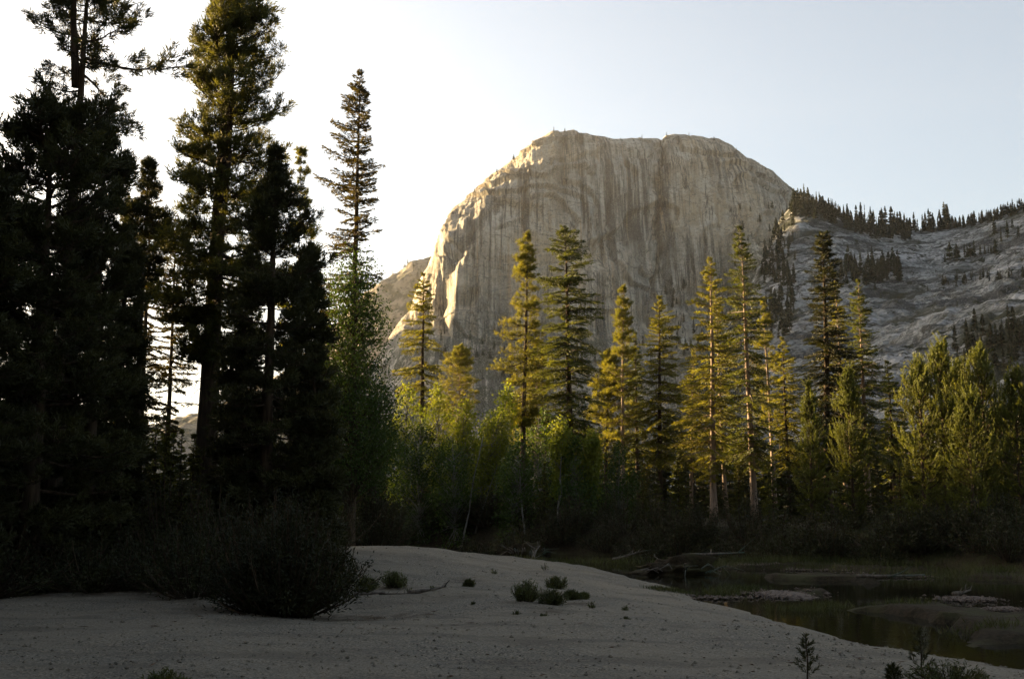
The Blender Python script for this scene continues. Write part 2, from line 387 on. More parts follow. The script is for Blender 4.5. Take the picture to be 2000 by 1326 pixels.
# gravel bars standing out of the shallow river
def gravel_bar(px, py, wx_, wy_, h, seed):
    c = on_level(px, py, RIVER_Z); n, k = 28, 10
    th = np.linspace(0, 2 * math.pi, n, endpoint=False); V = [(0, 0, h)]; T = []
    for i in range(1, k + 1):
        r = i / k
        for j, a in enumerate(th):
            e = 1 + 0.5 * float(fbm(math.cos(a) * 1.8 + seed, math.sin(a) * 1.4, 0, 3, seed))
            V.append((wx_ * r * e * math.cos(a), wy_ * r * e * math.sin(a), h * (1 - r ** 2) - 0.12 * r ** 3 + 0.02 * random.uniform(-1, 1)))
    for j in range(n): T.append((0, 1 + j, 1 + (j + 1) % n))
    for i in range(k - 1):
        for j in range(n):
            a = 1 + i * n + j; b = 1 + i * n + (j + 1) % n
            T += [(a, a + n, b + n), (a, b + n, b)]
    o = structure(obj('gravel_bar', arrays(V, T), [GRAVEL], smooth_shade=True)); o.location = c
for q in ((1520, 1162, 1.15, 1.3, 0.13, 1), (1890, 1170, 0.9, 0.8, 0.08, 4), (1960, 1190, 0.7, 0.6, 0.07, 5),): gravel_bar(*q)

# ------------------------------------------------------------------ mountains
def sheet(cols, pxs, nt, back):
    """surface from columns of (py, depth) control points, foot to crest, then over the back"""
    keys = sorted(cols); K = len(cols[keys[0]])
    ctl = []
    for k in range(K):
        z = [at(p, *cols[p][k])[2] for p in keys]; d = [cols[p][k][1] for p in keys]
        ctl.append((np.interp(pxs, keys, z), np.interp(pxs, keys, d)))
    zc, dc = ctl[-1]
    for dd, fz in back: ctl.append((zc * fz, dc + dd))
    Z = np.stack([c[0] for c in ctl]); D = np.stack([c[1] for c in ctl])
    seg = np.concatenate([[0], np.cumsum(np.hypot(np.diff(Z.mean(1)), np.diff(D.mean(1))) ** 0.8)]); seg /= seg[-1]
    crest = seg[K - 1]
    t = np.concatenate([np.linspace(0, crest, nt), np.linspace(crest, 1, max(nt // 6, 8))[1:]])
    Zt = np.stack([np.interp(t, seg, Z[:, j]) for j in range(len(pxs))], 1)
    Dt = np.stack([np.interp(t, seg, D[:, j]) for j in range(len(pxs))], 1)
    g = np.exp(-0.5 * (np.arange(-6, 7) / 2.6) ** 2); g /= g.sum()
    for _ in range(1):
        Dt = np.apply_along_axis(lambda a: np.convolve(np.pad(a, 6, 'edge'), g, 'valid'), 0, Dt)
        Dt = np.apply_along_axis(lambda a: np.convolve(np.pad(a, 6, 'edge'), g, 'valid'), 1, Dt)
        Zt = np.apply_along_axis(lambda a: np.convolve(np.pad(a, 6, 'edge'), g, 'valid'), 1, Zt)
    u = (pxs - 1000) / F
    X = u[None, :] * Dt / CT * 1.0
    # keep each column on its own bearing
    v = np.tan(np.arctan2(Zt - CAM[2], Dt) - PITCH)
    X = u[None, :] * Dt / (CT - v * ST)
    return np.stack([X, Dt, Zt], -1)
def normals(P):
    a = np.gradient(P, axis=1); b = np.gradient(P, axis=0); n = np.cross(a, b)
    return n / (np.linalg.norm(n, axis=-1)[..., None] + 1e-9)
MTN = {}
def finish(name, P, mat, brush=None):
    nr, nc = P.shape[:2]
    o = structure(obj(name, arrays(P.reshape(-1, 3), grid_tris(nr, nc)), [mat], smooth_shade=True))
    if brush is not None:
        a = o.data.attributes.new('brush', 'FLOAT', 'POINT'); a.data.foreach_set('value', brush.ravel().astype(np.float32))
    px, py = to_px(P.reshape(-1, 3)); MTN[name] = (px, py, P.reshape(-1, 3))
    return o
def surf(name, px, py):
    X, Y, P = MTN[name]; d = np.hypot(X - px, Y - py)
    c = np.where(d < d.min() + 2.5)[0]; return P[c[np.argmin(P[c, 1])]]

DC = {560: (905, 950, 935, 920, 1000), }
dome_cols = {}
for px, yb, ym, ysh, yc, db, dm, dsh, dcst in [
    (420, 965, 960, 955, 950, 1000, 1050, 1100, 1150), (560, 950, 935, 920, 900, 1010, 1060, 1110, 1160), (650, 920, 880, 850, 815, 1030, 1090, 1130, 1180),
    (720, 860, 800, 760, 715, 1045, 1120, 1160, 1205), (770, 800, 740, 690, 640, 1060, 1135, 1175, 1225), (800, 760, 690, 630, 585, 1075, 1140, 1180, 1232),
    (832, 720, 640, 565, 512, 1092, 1150, 1188, 1238), (848, 700, 610, 530, 482, 1098, 1146, 1186, 1236), (868, 690, 590, 490, 440, 1100, 1140, 1180, 1236), (885, 672, 560, 460, 405, 1104, 1138, 1176, 1236),
    (910, 660, 550, 440, 387, 1104, 1134, 1170, 1236), (950, 655, 540, 400, 344, 1104, 1130, 1166, 1238), (1000, 650, 520, 365, 304, 1102, 1127, 1165, 1242),
    (1040, 650, 510, 340, 275, 1100, 1126, 1165, 1246), (1078, 650, 500, 318, 256, 1100, 1125, 1164, 1248), (1120, 645, 500, 318, 257, 1098, 1124, 1164, 1250), (1160, 640, 500, 322, 264, 1098, 1124, 1164, 1250),
    (1200, 640, 490, 328, 272, 1098, 1125, 1165, 1250), (1240, 630, 480, 330, 270, 1100, 1128, 1168, 1250), (1280, 620, 470, 325, 268, 1104, 1134, 1174, 1252),
    (1320, 600, 460, 320, 263, 1102, 1130, 1168, 1250), (1360, 585, 455, 325, 266, 1100, 1128, 1166, 1250), (1400, 570, 450, 330, 271, 1100, 1128, 1168, 1250),
    (1430, 550, 440, 345, 288, 1102, 1132, 1172, 1252), (1470, 530, 435, 370, 311, 1106, 1140, 1180, 1256), (1510, 500, 440, 390, 334, 1112, 1150, 1190, 1262),
    (1550, 490, 455, 415, 365, 1120, 1160, 1200, 1268), (1600, 520, 480, 445, 410, 1130, 1170, 1210, 1270), (1700, 580, 540, 510, 480, 1140, 1180, 1220, 1280), (1850, 640, 600, 570, 540, 1150, 1190, 1230, 1290)]:
    tl = float(np.interp(px, [420, 800, 850, 866, 890, 1000, 1100, 1300, 1560], [-52, -112, -112, -102, -90, -62, -34, 30, 34]))
    db, dm, dsh, dcst = db + tl * (px < 866 or 1), dm + tl, dsh + tl, dcst + tl * 0.8
    df = 840 + 0.25 * (db - 1100)
    dome_cols[px] = ((1010, df), ((962 + yb * 2) / 3 + 25, df + (db - df) * 0.6), (yb, db), (ym, dm), (ysh, dsh), ((ysh + yc * 2) / 3, dsh + (dcst - dsh) * 0.45), (yc, dcst))
pxs = np.concatenate([np.linspace(420, 740, 60)[:-1], np.linspace(740, 1560, 640), np.linspace(1560, 1850, 50)[1:]])
P = sheet(dome_cols, pxs, 380, [(90, 1.0), (240, 0.93), (520, 0.45), (760, 0.0)])
N = normals(P); X, Y, Z = P[..., 0], P[..., 1], P[..., 2]
PX = np.broadcast_to(pxs, X.shape); _, PY = to_px(P.reshape(-1, 3)); PY = PY.reshape(X.shape)
crest_i = 379
rows = np.arange(P.shape[0])[:, None]
face = smooth(700, 620, PY) * (rows <= crest_i)
edge = smooth(crest_i, crest_i - 40, rows) * np.ones_like(X)
flute = ridged(X / 46, Y / 160, Z / 330, 4, 11, 0.5)
dis = 3.2 * flute * face + 1.2 * ridged(X / 13, Y / 50, Z / 90, 3, 21) * face + 5.0 * fbm(X / 120, Y / 120, Z / 120, 3, 31) + 1.6 * fbm(X / 22, Y / 22, Z / 22, 4, 41) + 0.8 * fbm(X / 6, Y / 6, Z / 6, 3, 45) + 0.8 * ridged(X / 5, Y / 30, Z / 45, 2, 47) * face
# exfoliation steps (sheets that end in overhangs) on the face
sh = fbm(X / 150, Y / 150, Z / 95, 3, 51)
dis = dis + 6.5 * (np.floor(sh * 3.2) - sh * 3.2) * face
# the great cleft right of the summit, the arch below, smaller cracks
def crack(pts, depth, wpx):
    ys = [p[1] for p in pts]; xs = [p[0] for p in pts]
    c = np.interp(PY, ys, xs); inr = smooth(ys[0] - 6, ys[0] + 8, PY) * smooth(ys[-1] + 20, ys[-1] - 20, PY)
    return -depth * np.exp(-(((PX - c) / wpx) ** 2)) * inr
dis = dis + crack([(1290, 258), (1296, 300), (1285, 345), (1291, 400), (1279, 440), (1287, 490), (1272, 560), (1266, 640)], 9, 4.5) + crack([(1286, 262), (1280, 300), (1300, 330)], 5, 9)
dis = dis + crack([(1136, 330), (1140, 400), (1136, 470)], 5, 3) + crack([(1072, 400), (1078, 480)], 3, 3) + crack([(1030, 340), (1022, 430), (1026, 520)], 4, 3)
arch = np.interp(PX, [1060, 1120, 1160, 1195, 1215, 1225, 1300], [492, 480, 472, 456, 440, 415, 395])
inx = smooth(1070, 1120, PX) * smooth(1300, 1220, PX)
dis = dis - 12 * smooth(-3, 3, PY - arch) * smooth(90, 30, PY - arch) * inx
arch2 = np.interp(PX, [870, 900, 960, 1040, 1100], [470, 482, 380, 402, 380])
dis = dis - 7 * smooth(-3, 3, PY - arch2) * smooth(50, 15, PY - arch2) * smooth(870, 890, PX) * smooth(1080, 1040, PX)
dis = np.where(rows > crest_i, 3.0 * fbm(X / 40, Y / 40, Z / 40, 3, 61), dis)
P = P + N * (dis * (0.35 + 0.65 * edge))[..., None] * -np.sign(N[:, :, 1:2].mean())
# west buttress: planes that turn to face left, toward the sun
def facet(x0, x1, y0, y1, dpt):
    top = np.interp(PY, [y0, y1], [x1 + 6, x0 + 10]); wd = np.interp(PY, [y0, (y0 + y1) / 2 + 30, y1], [5, 30, 9])
    inr = smooth(y0 - 4, y0 + 14, PY) * smooth(y1 + 14, y1 - 20, PY)
    return dpt * inr * (0.12 + 0.88 * smooth(y0, y0 + (y1 - y0) * 0.75, PY)) * smooth(top, top - wd, PX) * smooth(top - wd * 3.0 - 60, top - wd, PX)
P[..., 1] += facet(872, 896, 488, 660, 44) + facet(918, 938, 556, 612, 18) + facet(836, 856, 490, 530, 16) + facet(1056, 1074, 258, 276, 10)
brush = np.clip(smooth(600, 720, PY) * 0.9 + smooth(1330, 1480, PX) * smooth(400, 540, PY) + 0.25 * (sh > 0.5), 0, 1)
finish('rock_dome', P, ROCK_DOME, brush)

slope_cols = {1180: ((1015, 190), (968, 230), (962, 260), (955, 290), (950, 320)), 1250: ((1015, 195), (955, 260), (935, 330), (915, 400), (895, 450)), 1320: ((1015, 200), (920, 280), (880, 360), (850, 450), (815, 520)),
    1400: ((1015, 200), (900, 290), (820, 400), (750, 520), (690, 600)), 1450: ((1015, 200), (880, 300), (760, 420), (660, 560), (590, 640)),
    1490: ((1015, 200), (870, 300), (730, 420), (600, 580), (520, 680)), 1530: ((1015, 200), (860, 300), (700, 430), (560, 600), (428, 740)),
    1560: ((1015, 200), (855, 300), (690, 430), (550, 600), (390, 755)), 1600: ((1015, 200), (850, 300), (680, 430), (540, 600), (399, 760)), 1650: ((1015, 200), (840, 300), (670, 430), (540, 600), (420, 760)), 1700: ((1015, 200), (830, 300), (660, 430), (540, 600), (436, 760)),
    1800: ((1015, 200), (800, 300), (640, 430), (530, 600), (443, 750)), 1900: ((1015, 190), (780, 290), (620, 420), (520, 580), (430, 730)),
    2000: ((1015, 180), (760, 280), (600, 400), (500, 560), (403, 700)), 2200: ((1015, 160), (720, 260), (550, 380), (430, 520), (330, 660)), 2700: ((1015, 130), (600, 220), (420, 330), (300, 450), (200, 560))}
pxs = np.concatenate([np.linspace(1180, 1420, 60)[:-1], np.linspace(1420, 2060, 480), np.linspace(2060, 2700, 80)[1:]])
P = sheet(slope_cols, pxs, 330, [(60, 1.01), (160, 0.95), (330, 0.5), (480, 0.0)])
N = normals(P); X, Y, Z = P[..., 0], P[..., 1], P[..., 2]
PX = np.broadcast_to(pxs, X.shape); PY = to_px(P.reshape(-1, 3))[1].reshape(X.shape); rows = np.arange(P.shape[0])[:, None]
q = Z * 0.9 - X * 0.30 + 9 * fbm(X / 70, Y / 70, Z / 70, 3, 71)      # benches climb to the right
st = q / 17.0; bench = np.floor(st) + smooth(0.5, 1.0, st - np.floor(st)) - st
big = fbm(X / 90, Y / 90, Z / 60, 4, 81)
dis = (4.5 * bench + 6.5 * big + 2.0 * fbm(X / 26, Y / 26, Z / 16, 4, 91) + 0.8 * ridged(X / 9, Y / 9, Z / 20, 3, 95) + 0.5 * fbm(X / 3, Y / 3, Z / 3, 2, 99) + 1.6 * ridged(X / 34 + Z / 40, Y / 30, Z / 18, 3, 97))
dis = dis * (0.3 + 0.7 * smooth(330, 280, rows)) * smooth(0, 25, rows)
P = P + N * dis[..., None] * np.sign(N[..., 2:3].mean())
bench_v = smooth(0.15, 0.45, st - np.floor(st)) * smooth(0.75, 0.5, st - np.floor(st))
brush = np.clip(0.95 * bench_v * (fbm(X / 60, Y / 60, Z / 60, 3, 75) > 0.1) + smooth(1530, 1440, PX) + 0.8 * smooth(455, 430, PY) + smooth(1860, 1960, PX) * smooth(600, 660, PY), 0, 1)
finish('granite_slope', P, ROCK_SLOPE, brush)

ridge_cols = {-2400: ((1010, 900), (1005, 940), (1000, 980), (990, 1040)), -1680: ((1010, 860), (1005, 890), (1000, 920), (985, 960)), -1450: ((1000, 800), (800, 850), (640, 900), (480, 960)), -1150: ((1000, 950), (780, 1020), (600, 1090), (420, 1170)), -900: ((1000, 1050), (780, 1120), (520, 1200), (335, 1280)),  # columns left of the frame: unseen wall added to shade slope and dome
    -600: ((1000, 1250), (800, 1320), (600, 1400), (440, 1480)), -300: ((1000, 1400), (820, 1460), (680, 1530), (560, 1600)), -150: ((1000, 1450), (850, 1520), (760, 1580), (650, 1660)), 0: ((1000, 1500), (900, 1560), (850, 1620), (790, 1700)), 200: ((1000, 1500), (900, 1560), (870, 1620), (850, 1700)), 400: ((1000, 1480), (880, 1540), (840, 1620), (805, 1700)), 560: ((1000, 1460), (840, 1540), (780, 1620), (722, 1700)),
    640: ((1000, 1450), (800, 1540), (720, 1620), (655, 1700)), 700: ((1000, 1450), (770, 1540), (660, 1620), (572, 1700)), 750: ((1000, 1450), (740, 1540), (630, 1620), (532, 1700)), 800: ((1000, 1450), (720, 1540), (610, 1620), (510, 1700)),
    850: ((1000, 1450), (700, 1540), (600, 1620), (494, 1700)), 1000: ((1000, 1450), (700, 1540), (600, 1620), (520, 1700))}
pxs = np.concatenate([np.linspace(-2400, 0, 200)[:-1], np.linspace(0, 1000, 280)])
P = sheet(ridge_cols, pxs, 90, [(100, 0.98), (350, 0.5), (600, 0.0)])
N = normals(P); X, Y, Z = P[..., 0], P[..., 1], P[..., 2]
P = P + N * (7 * fbm(X / 70, Y / 70, Z / 70, 4, 101) + 3 * fbm(X / 14, Y / 14, Z / 14, 3, 103))[..., None]
finish('distant_ridge', P, ROCK_RIDGE)
#TREES
# ------------------------------------------------------------------ boughs (made once, shared by every tree of a kind)
def bough_fir(L, seed, width=0.34, droop=0.10, blade=0.16, step=0.075, bw=0.055, up=0.0):
    rg = np.random.default_rng(abs(int(seed)) + 1); parts = []
    t = np.linspace(0, 1, 8)
    ax = np.stack([L * t, 0.06 * L * np.sin(t * 3 + rg.uniform(0, 6)) * t, -droop * L * t ** 1.6 + up * L * t ** 3], 1)
    parts.append(tube(ax, 0.022 * L ** 0.8 * (1 - t * 0.85), 4, 0, False))
    P, D = [], []
    n = int(L / 0.17) + 4
    for k in range(n):
        tt = 0.10 + 0.88 * (k + rg.uniform(0, 0.8)) / n
        if rg.random() < 0.10: continue
        base = np.array([np.interp(tt, t, ax[:, i]) for i in range(3)])
        for sgn in (-1, 1):
            ln = L * width * (min(1, tt / 0.3) ** 0.7) * (1.06 - tt) ** 0.75 * rg.uniform(0.65, 1.15) * 1.25
            if ln < 0.06: continue
            an = R(rg.uniform(42, 66)); d = np.array((math.cos(an), sgn * math.sin(an), rg.uniform(-0.30, 0.08)))
            m = max(2, int(ln / step)); s = (np.arange(m) + 0.6) / m * ln
            pts = base + d * s[:, None] + np.array((0, 0, -0.10)) * (s[:, None] ** 2) / max(ln, .3)
            for q in (-1, 1):
                P.append(pts); dd = d + q * 0.75 * np.array((-d[1], d[0], 0)) + rg.normal(0, 0.28, (m, 3)); D.append(dd)
            P.append(pts[-1:]); D.append(d[None])
            parts.append(tube(np.stack([base, pts[-1]]), [0.008, 0.003], 3, 0, False))
    P = np.concatenate(P); D = np.concatenate(D)
    parts.append(blades(P, D, blade * rg.uniform(0.7, 1.25, len(P)), bw, rg, 1))
    return join(parts)
def tuft(P, D, n, L, W, spread, rg):
    P = np.repeat(P, n, 0); D = np.repeat(D / np.linalg.norm(D, axis=1)[:, None], n, 0)
    D = D + rg.normal(0, spread, D.shape)
    return blades(P + rg.normal(0, 0.035, P.shape), D, L * rg.uniform(0.65, 1.2, len(P)), W, rg, 1)
def bough_pine(L, seed, nsec=9, tl=0.15, tw=0.022, nt=11, dens=1.0, droop=-0.05, lift=0.6):
    """open pine limb: forked branchlets that end in upturned tufts of needles"""
    rg = np.random.default_rng(abs(int(seed)) + 1); parts = []
    t = np.linspace(0, 1, 9)
    ax = np.stack([L * t, 0.10 * L * np.sin(t * 4 + rg.uniform(0, 6)) * t, droop * L * np.sin(t * 2.2) + 0.16 * L * t ** 3 + 0.02 * L * rg.normal(size=9) * t], 1)
    parts.append(tube(ax, 0.024 * L ** 0.8 * (1 - t * 0.8), 5, 0, False))
    P, D = [], []
    for k in range(nsec):
        tt = 0.22 + 0.78 * (k + rg.uniform(0, 0.7)) / nsec
        base = np.array([np.interp(tt, t, ax[:, i]) for i in range(3)])
        sgn = 1 if k % 2 else -1
        ln = L * (0.34 * (1.15 - tt) + 0.06) * rg.uniform(0.6, 1.25)
        an = R(rg.uniform(25, 65)); d = np.array((math.cos(an), sgn * math.sin(an), rg.uniform(-0.15, 0.35)))
        s = np.linspace(0, 1, 4); bend = np.stack([base + d * ln * q + np.array((0, 0, 0.28 * ln)) * q * q for q in s])
        parts.append(tube(bend, [0.012, 0.009, 0.006, 0.004], 3, 0, False))
        m = max(2, int(ln / 0.14 * dens))
        for j in range(m):
            q = 0.35 + 0.65 * (j + 1) / m
            p = np.array([np.interp(q, s, bend[:, i]) for i in range(3)])
            dd = d + rg.normal(0, 0.5, 3) + np.array((0, 0, lift)); dd /= np.linalg.norm(dd)
            sl = rg.uniform(0.05, 0.16); P.append(p + dd * sl); D.append(dd); P.append(p + dd * sl * 1.8); D.append(dd)
    P.append(ax[-1]); D.append(np.array((1, 0, 0.4)))
    parts.append(tuft(np.array(P), np.array(D), nt, tl, tw, 0.5, rg))
    return join(parts)
def shoot(base, d, L, rg, n, bl, bw):
    """bottle-brush shoot, needles along its whole length"""
    s = rg.uniform(0.05, 1, n); P = base + d * (s * L)[:, None]
    rad = rg.normal(size=(n, 3)); D = d * rg.uniform(0.5, 1.2, (n, 1)) + 0.55 * rad / np.linalg.norm(rad, axis=1)[:, None]
    return P, D
def bough_young(L, seed, bl=0.085, bw=0.022):
    rg = np.random.default_rng(abs(int(seed)) + 1); parts = []; t = np.linspace(0, 1, 6)
    ax = np.stack([L * t * (1 - 0.15 * t), 0 * t, 0.22 * L * t ** 2.2], 1)
    parts.append(tube(ax, 0.02 * (1 - 0.8 * t), 4, 0, False)); P, D = [], []
    for k in range(int(4 + L * 6)):
        tt = rg.uniform(0.2, 1); base = np.array([np.interp(tt, t, ax[:, i]) for i in range(3)])
        d = np.array((rg.uniform(0.2, 0.9), rg.normal(0, 0.6), rg.uniform(0.3, 1.1))); d /= np.linalg.norm(d)
        ln = rg.uniform(0.2, 0.45); p, q = shoot(base, d, ln, rg, int(100 * ln) + 8, bl, bw); P.append(p); D.append(q)
        parts.append(tube(np.stack([base, base + d * ln]), [0.008, 0.004], 3, 0, False))
    d = np.array((0.45, 0, 0.9)); p, q = shoot(ax[-1], d, 0.6, rg, 44, bl, bw); P.append(p); D.append(q)
    P = np.concatenate(P); D = np.concatenate(D)
    parts.append(blades(P, D, bl * rg.uniform(0.7, 1.2, len(P)), bw, rg, 1))
    return join(parts)
def bough_dead(L, seed):
    rg = np.random.default_rng(abs(int(seed)) + 1); t = np.linspace(0, 1, 6)
    ax = np.stack([L * t, 0.08 * L * np.sin(t * 5 + seed), -0.12 * L * t ** 1.5 + rg.normal(0, 0.02, 6) * L], 1)
    parts = [tube(ax, 0.018 * (1 - 0.8 * t), 4, 0, False)]
    for k in range(7):
        tt = rg.uniform(0.3, 0.95); b = np.array([np.interp(tt, t, ax[:, i]) for i in range(3)])
        parts.append(tube(np.stack([b, b + L * 0.25 * np.array((0.7, rg.normal(0, 0.6), rg.normal(-0.1, 0.3)))]), [0.008, 0.002], 3, 0, False))
    return join(parts)

LIB = {}
def add_kind(kind, maker, sizes, variants, **kw):
    LIB[kind] = [(L, [maker(L, 1000 + 31 * i + 7 * v + hash_kind(kind), **kw) for v in range(variants)]) for i, L in enumerate(sizes)]
def hash_kind(k): return sum(ord(c) * (i + 3) for i, c in enumerate(k)) % 997
add_kind('fir', bough_fir, (0.45, 1.1, 2.0, 3.0), 4)
add_kind('fir_low', bough_fir, (0.6, 1.4, 2.4), 3, blade=0.30, step=0.17, bw=0.12)
add_kind('sparse_fir', bough_fir, (0.45, 1.1, 2.0), 4, width=0.30, droop=0.02, blade=0.16, step=0.06, bw=0.05, up=0.12)
add_kind('pine', bough_pine, (0.5, 1.2, 2.1, 3.0), 4, nsec=11, dens=1.1, tl=0.15, tw=0.026, nt=10)
add_kind('open_pine', bough_pine, (0.6, 1.4, 2.4, 3.4), 4, nsec=11, dens=1.05, tl=0.17, tw=0.026, nt=15)
add_kind('dense_pine', bough_pine, (0.5, 1.2, 2.1, 3.0), 5, nsec=14, dens=1.25, tl=0.16, tw=0.026, nt=11, lift=0.9)
add_kind('young', bough_young, (0.4, 0.8, 1.3), 4)
LIB_DEAD = [(1.4, [bough_dead(1.4, s) for s in range(4)])]
MESHES = {}
def bough_mesh(kind, ci, vi, needles, bark):
    key = (kind, ci, vi, needles.name, bark.name)
    if key not in MESHES: MESHES[key] = mesh_from('bough', LIB[kind][ci][1][vi] if kind != 'dead' else LIB_DEAD[0][1][vi], [bark, needles])
    return MESHES[key]

def trunk_arrays(H, r0, rg, lean=(0, 0), sides=9, wob=0.05, mat=0):
    t = np.linspace(0, 1, 16); w = np.cumsum(rg.normal(0, wob, (16, 2)), 0) * 0.4; w -= w[0]; w *= (1 - t)[:, None] ** 0.5
    P = np.stack([lean[0] * t + w[:, 0], lean[1] * t + w[:, 1], H * t], 1)
    r = r0 * (1 - t) ** 0.85 + 0.012; r[0] *= 1.35; r[1] *= 1.06
    return P, tube(P, r, sides, mat)

def plan_crown(H, prof_z, prof_w, kind, rg, step, per, pit=(-14, 30), gap=0.0, irregular=0.25, P=None):
    """list of (class, variant, matrix) for a conifer crown; prof: half width against height above base"""
    out = []; z = prof_z[0]; az = rg.uniform(0, 6.28); top = prof_z[-1]
    phi, asym = rg.uniform(0, 6.28), rg.uniform(0.08, 0.26)
    classes = [c[0] for c in LIB[kind]]; tp = np.linspace(0, 1, 16)
    while z < top - 0.12:
        fr = (z - prof_z[0]) / max(top - prof_z[0], 0.1)
        w = float(np.interp(z, prof_z, prof_w))
        k = max(2, int(round(per + rg.normal(0, 0.7))))
        for j in range(k):
            if rg.random() < gap: continue
            az += 6.2832 / k + rg.normal(0, 0.35)
            ln = max(w * (1 + asym * math.cos(az - phi)) * (0.72 if rg.random() < 0.12 else 1.0) * (1 - irregular * abs(rg.normal())) * rg.uniform(0.92, 1.12), 0.12)
            pt = R(pit[0] + (pit[1] - pit[0]) * fr ** 1.6 + rg.normal(0, 6))
            ci = min(range(len(classes)), key=lambda q: abs(math.log(classes[q] / ln)))
            s = ln / classes[ci] / max(0.6, math.cos(pt)); s = min(max(s, 0.4), 1.5)
            zz = min(z + rg.normal(0, step * 0.3), H - 0.05)
            x, y = (0, 0) if P is None else (np.interp(zz / H, tp, P[:, 0]), np.interp(zz / H, tp, P[:, 1]))
            M = Matrix.Translation((x, y, zz)) @ Matrix.Rotation(az, 4, 'Z') @ Matrix.Rotation(-pt, 4, 'Y') @ Matrix.Rotation(rg.normal(0, 0.25), 4, 'X') @ Matrix.Scale(s, 4)
            out.append((ci, int(rg.integers(len(LIB[kind][ci][1]))), M))
        z += step * (0.55 + 0.6 * (w / max(max(prof_w), 0.1))) * rg.uniform(0.75, 1.25)
    for q in range(3):
        M = Matrix.Translation((0 if P is None else P[-1, 0], 0 if P is None else P[-1, 1], H - 0.25)) @ Matrix.Rotation(q * 2.1, 4, 'Z') @ Matrix.Rotation(R(-76), 4, 'Y') @ Matrix.Scale(0.8, 4)
        out.append((0, q % len(LIB[kind][0][1]), M))
    return out
def joined(kind, plan):
    parts = []
    for ci, vi, M in plan:
        V, T, m = LIB[kind][ci][1][vi]; A = np.array(M, float)
        parts.append((V @ A[:3, :3].T + A[:3, 3], T, m))
    V, T, m = join(parts); return V.astype(np.float32), T, m

def conifer(name, label, px, top, d, prof, kind, needles, bark, group=None, step=0.5, per=4, r0=0.2, gap=0.0, pit=(-14, 30),
            irregular=0.25, dead=None, lean=(0, 0), seed=None, trunks=None, zb=None, cat='tree', full=1.0):
    seed = seed if seed is not None else int(px * 7 + top); rg = np.random.default_rng(abs(int(seed)) + 1)
    mid = (top + prof[-1][0]) / 2; x = at(px, mid, d)[0]
    zb = gh(x, d) - 0.05 if zb is None else zb
    H = at(px, top, d)[2] - zb
    root = thing(name, label, cat, (x, d, zb), group)
    P, A = trunk_arrays(H, r0, rg, lean)
    link('trunk', mesh_from('trunk', A, [bark], True), root)
    pz = [at(px, p[0], d)[2] - zb for p in prof][::-1]; pw = [p[1] / F * d * full for p in prof][::-1]
    pz.append(H); pw.append(0.15)
    for ci, vi, M in plan_crown(H, pz, pw, kind, rg, step, per, pit, gap, irregular, P):
        link('bough', bough_mesh(kind, ci, vi, needles, bark), root, M)
    if dead:                                    # bare dead limbs on the lower trunk
        z0, z1 = [at(px, q, d)[2] - zb for q in dead[:2]]
        for k in range(dead[2]):
            z = rg.uniform(min(z0, z1), max(z0, z1))
            M = Matrix.Translation((0, 0, z)) @ Matrix.Rotation(rg.uniform(0, 6.28), 4, 'Z') @ Matrix.Rotation(R(rg.uniform(-5, 25)), 4, 'Y') @ Matrix.Scale(rg.uniform(0.4, 1.0), 4)
            link('dead_limb', bough_mesh('dead', 0, int(rg.integers(4)), needles, bark), root, M)
    for (tx, ztop, zfrom, rr) in (trunks or []):       # second leaders
        h0, h1 = at(px, zfrom, d)[2] - zb, at(px, ztop, d)[2] - zb; dx = tx / F * d
        t = np.linspace(0, 1, 8); Q = np.stack([dx * np.minimum(1, t * 2.2), 0.1 * t, h0 + (h1 - h0) * t], 1)
        obj('trunk', tube(Q, rr * (1 - 0.7 * t), 8), [bark], root, True)
    return root

LIMBS = {}
def broadleaf(name, label, px, top, d, prof, leaf, needles, bark, group=None, n_clump=70, per=60, r0=0.12, lean=(0, 0), spread=0.34, seed=None, zb=None):
    seed = seed if seed is not None else int(px * 11 + top); rg = np.random.default_rng(abs(int(seed)) + 1)
    mid = (top + prof[-1][0]) / 2; x = at(px, mid, d)[0] - lean[0] * 0.7; zb = gh(x, d) - 0.05 if zb is None else zb
    H = at(px, top, d)[2] - zb
    root = thing(name, label, 'tree', (x, d, zb), group)
    P, A = trunk_arrays(H * 0.97, r0, rg, lean, 8, 0.07)
    pz = np.array([at(px, p[0], d)[2] - zb for p in prof][::-1] + [H]); pw = np.array([p[1] / F * d for p in prof][::-1] + [0.12])
    parts = [A]; C = []
    zz = np.linspace(pz[0], pz[-1], 60); cum = np.cumsum(np.interp(zz, pz, pw) + 0.05); cum /= cum[-1]
    tp = np.linspace(0, 1, 16)
    for k in range(n_clump):
        z = float(np.interp(rg.random(), cum, zz)); w = float(np.interp(z, pz, pw)); a = rg.uniform(0, 6.28)
        r = w * rg.uniform(0.15, 1.0) ** 0.6
        cx, cy = [np.interp(z / H, tp, P[:, i]) for i in (0, 1)]
        c = np.array((cx + r * math.cos(a), cy + r * math.sin(a), z)); C.append(c)
        z0 = max(0.15 * H, z - r * 0.9 - 0.2); b = np.array([np.interp(z0 / H, tp, P[:, 0]), np.interp(z0 / H, tp, P[:, 1]), z0])
        if r > 0.25: parts.append(tube(np.stack([b, (b + c) / 2 + rg.normal(0, 0.06, 3), c]), [0.03, 0.016, 0.006], 4, 0, False))
    link('trunk', mesh_from('trunk', join(parts), [bark], True), root)
    C = np.repeat(np.array(C), per, 0); n = len(C)
    Q = C + rg.normal(0, 1, (n, 3)) * np.array((spread, spread, spread * 1.25)); D = rg.normal(0, 1, (n, 3)) + np.array((0, 0, -0.2))
    link('crown', mesh_from('crown', blades(Q, D, leaf * rg.uniform(0.7, 1.25, n), leaf * 0.75, rg, 0), [needles]), root)
    return root

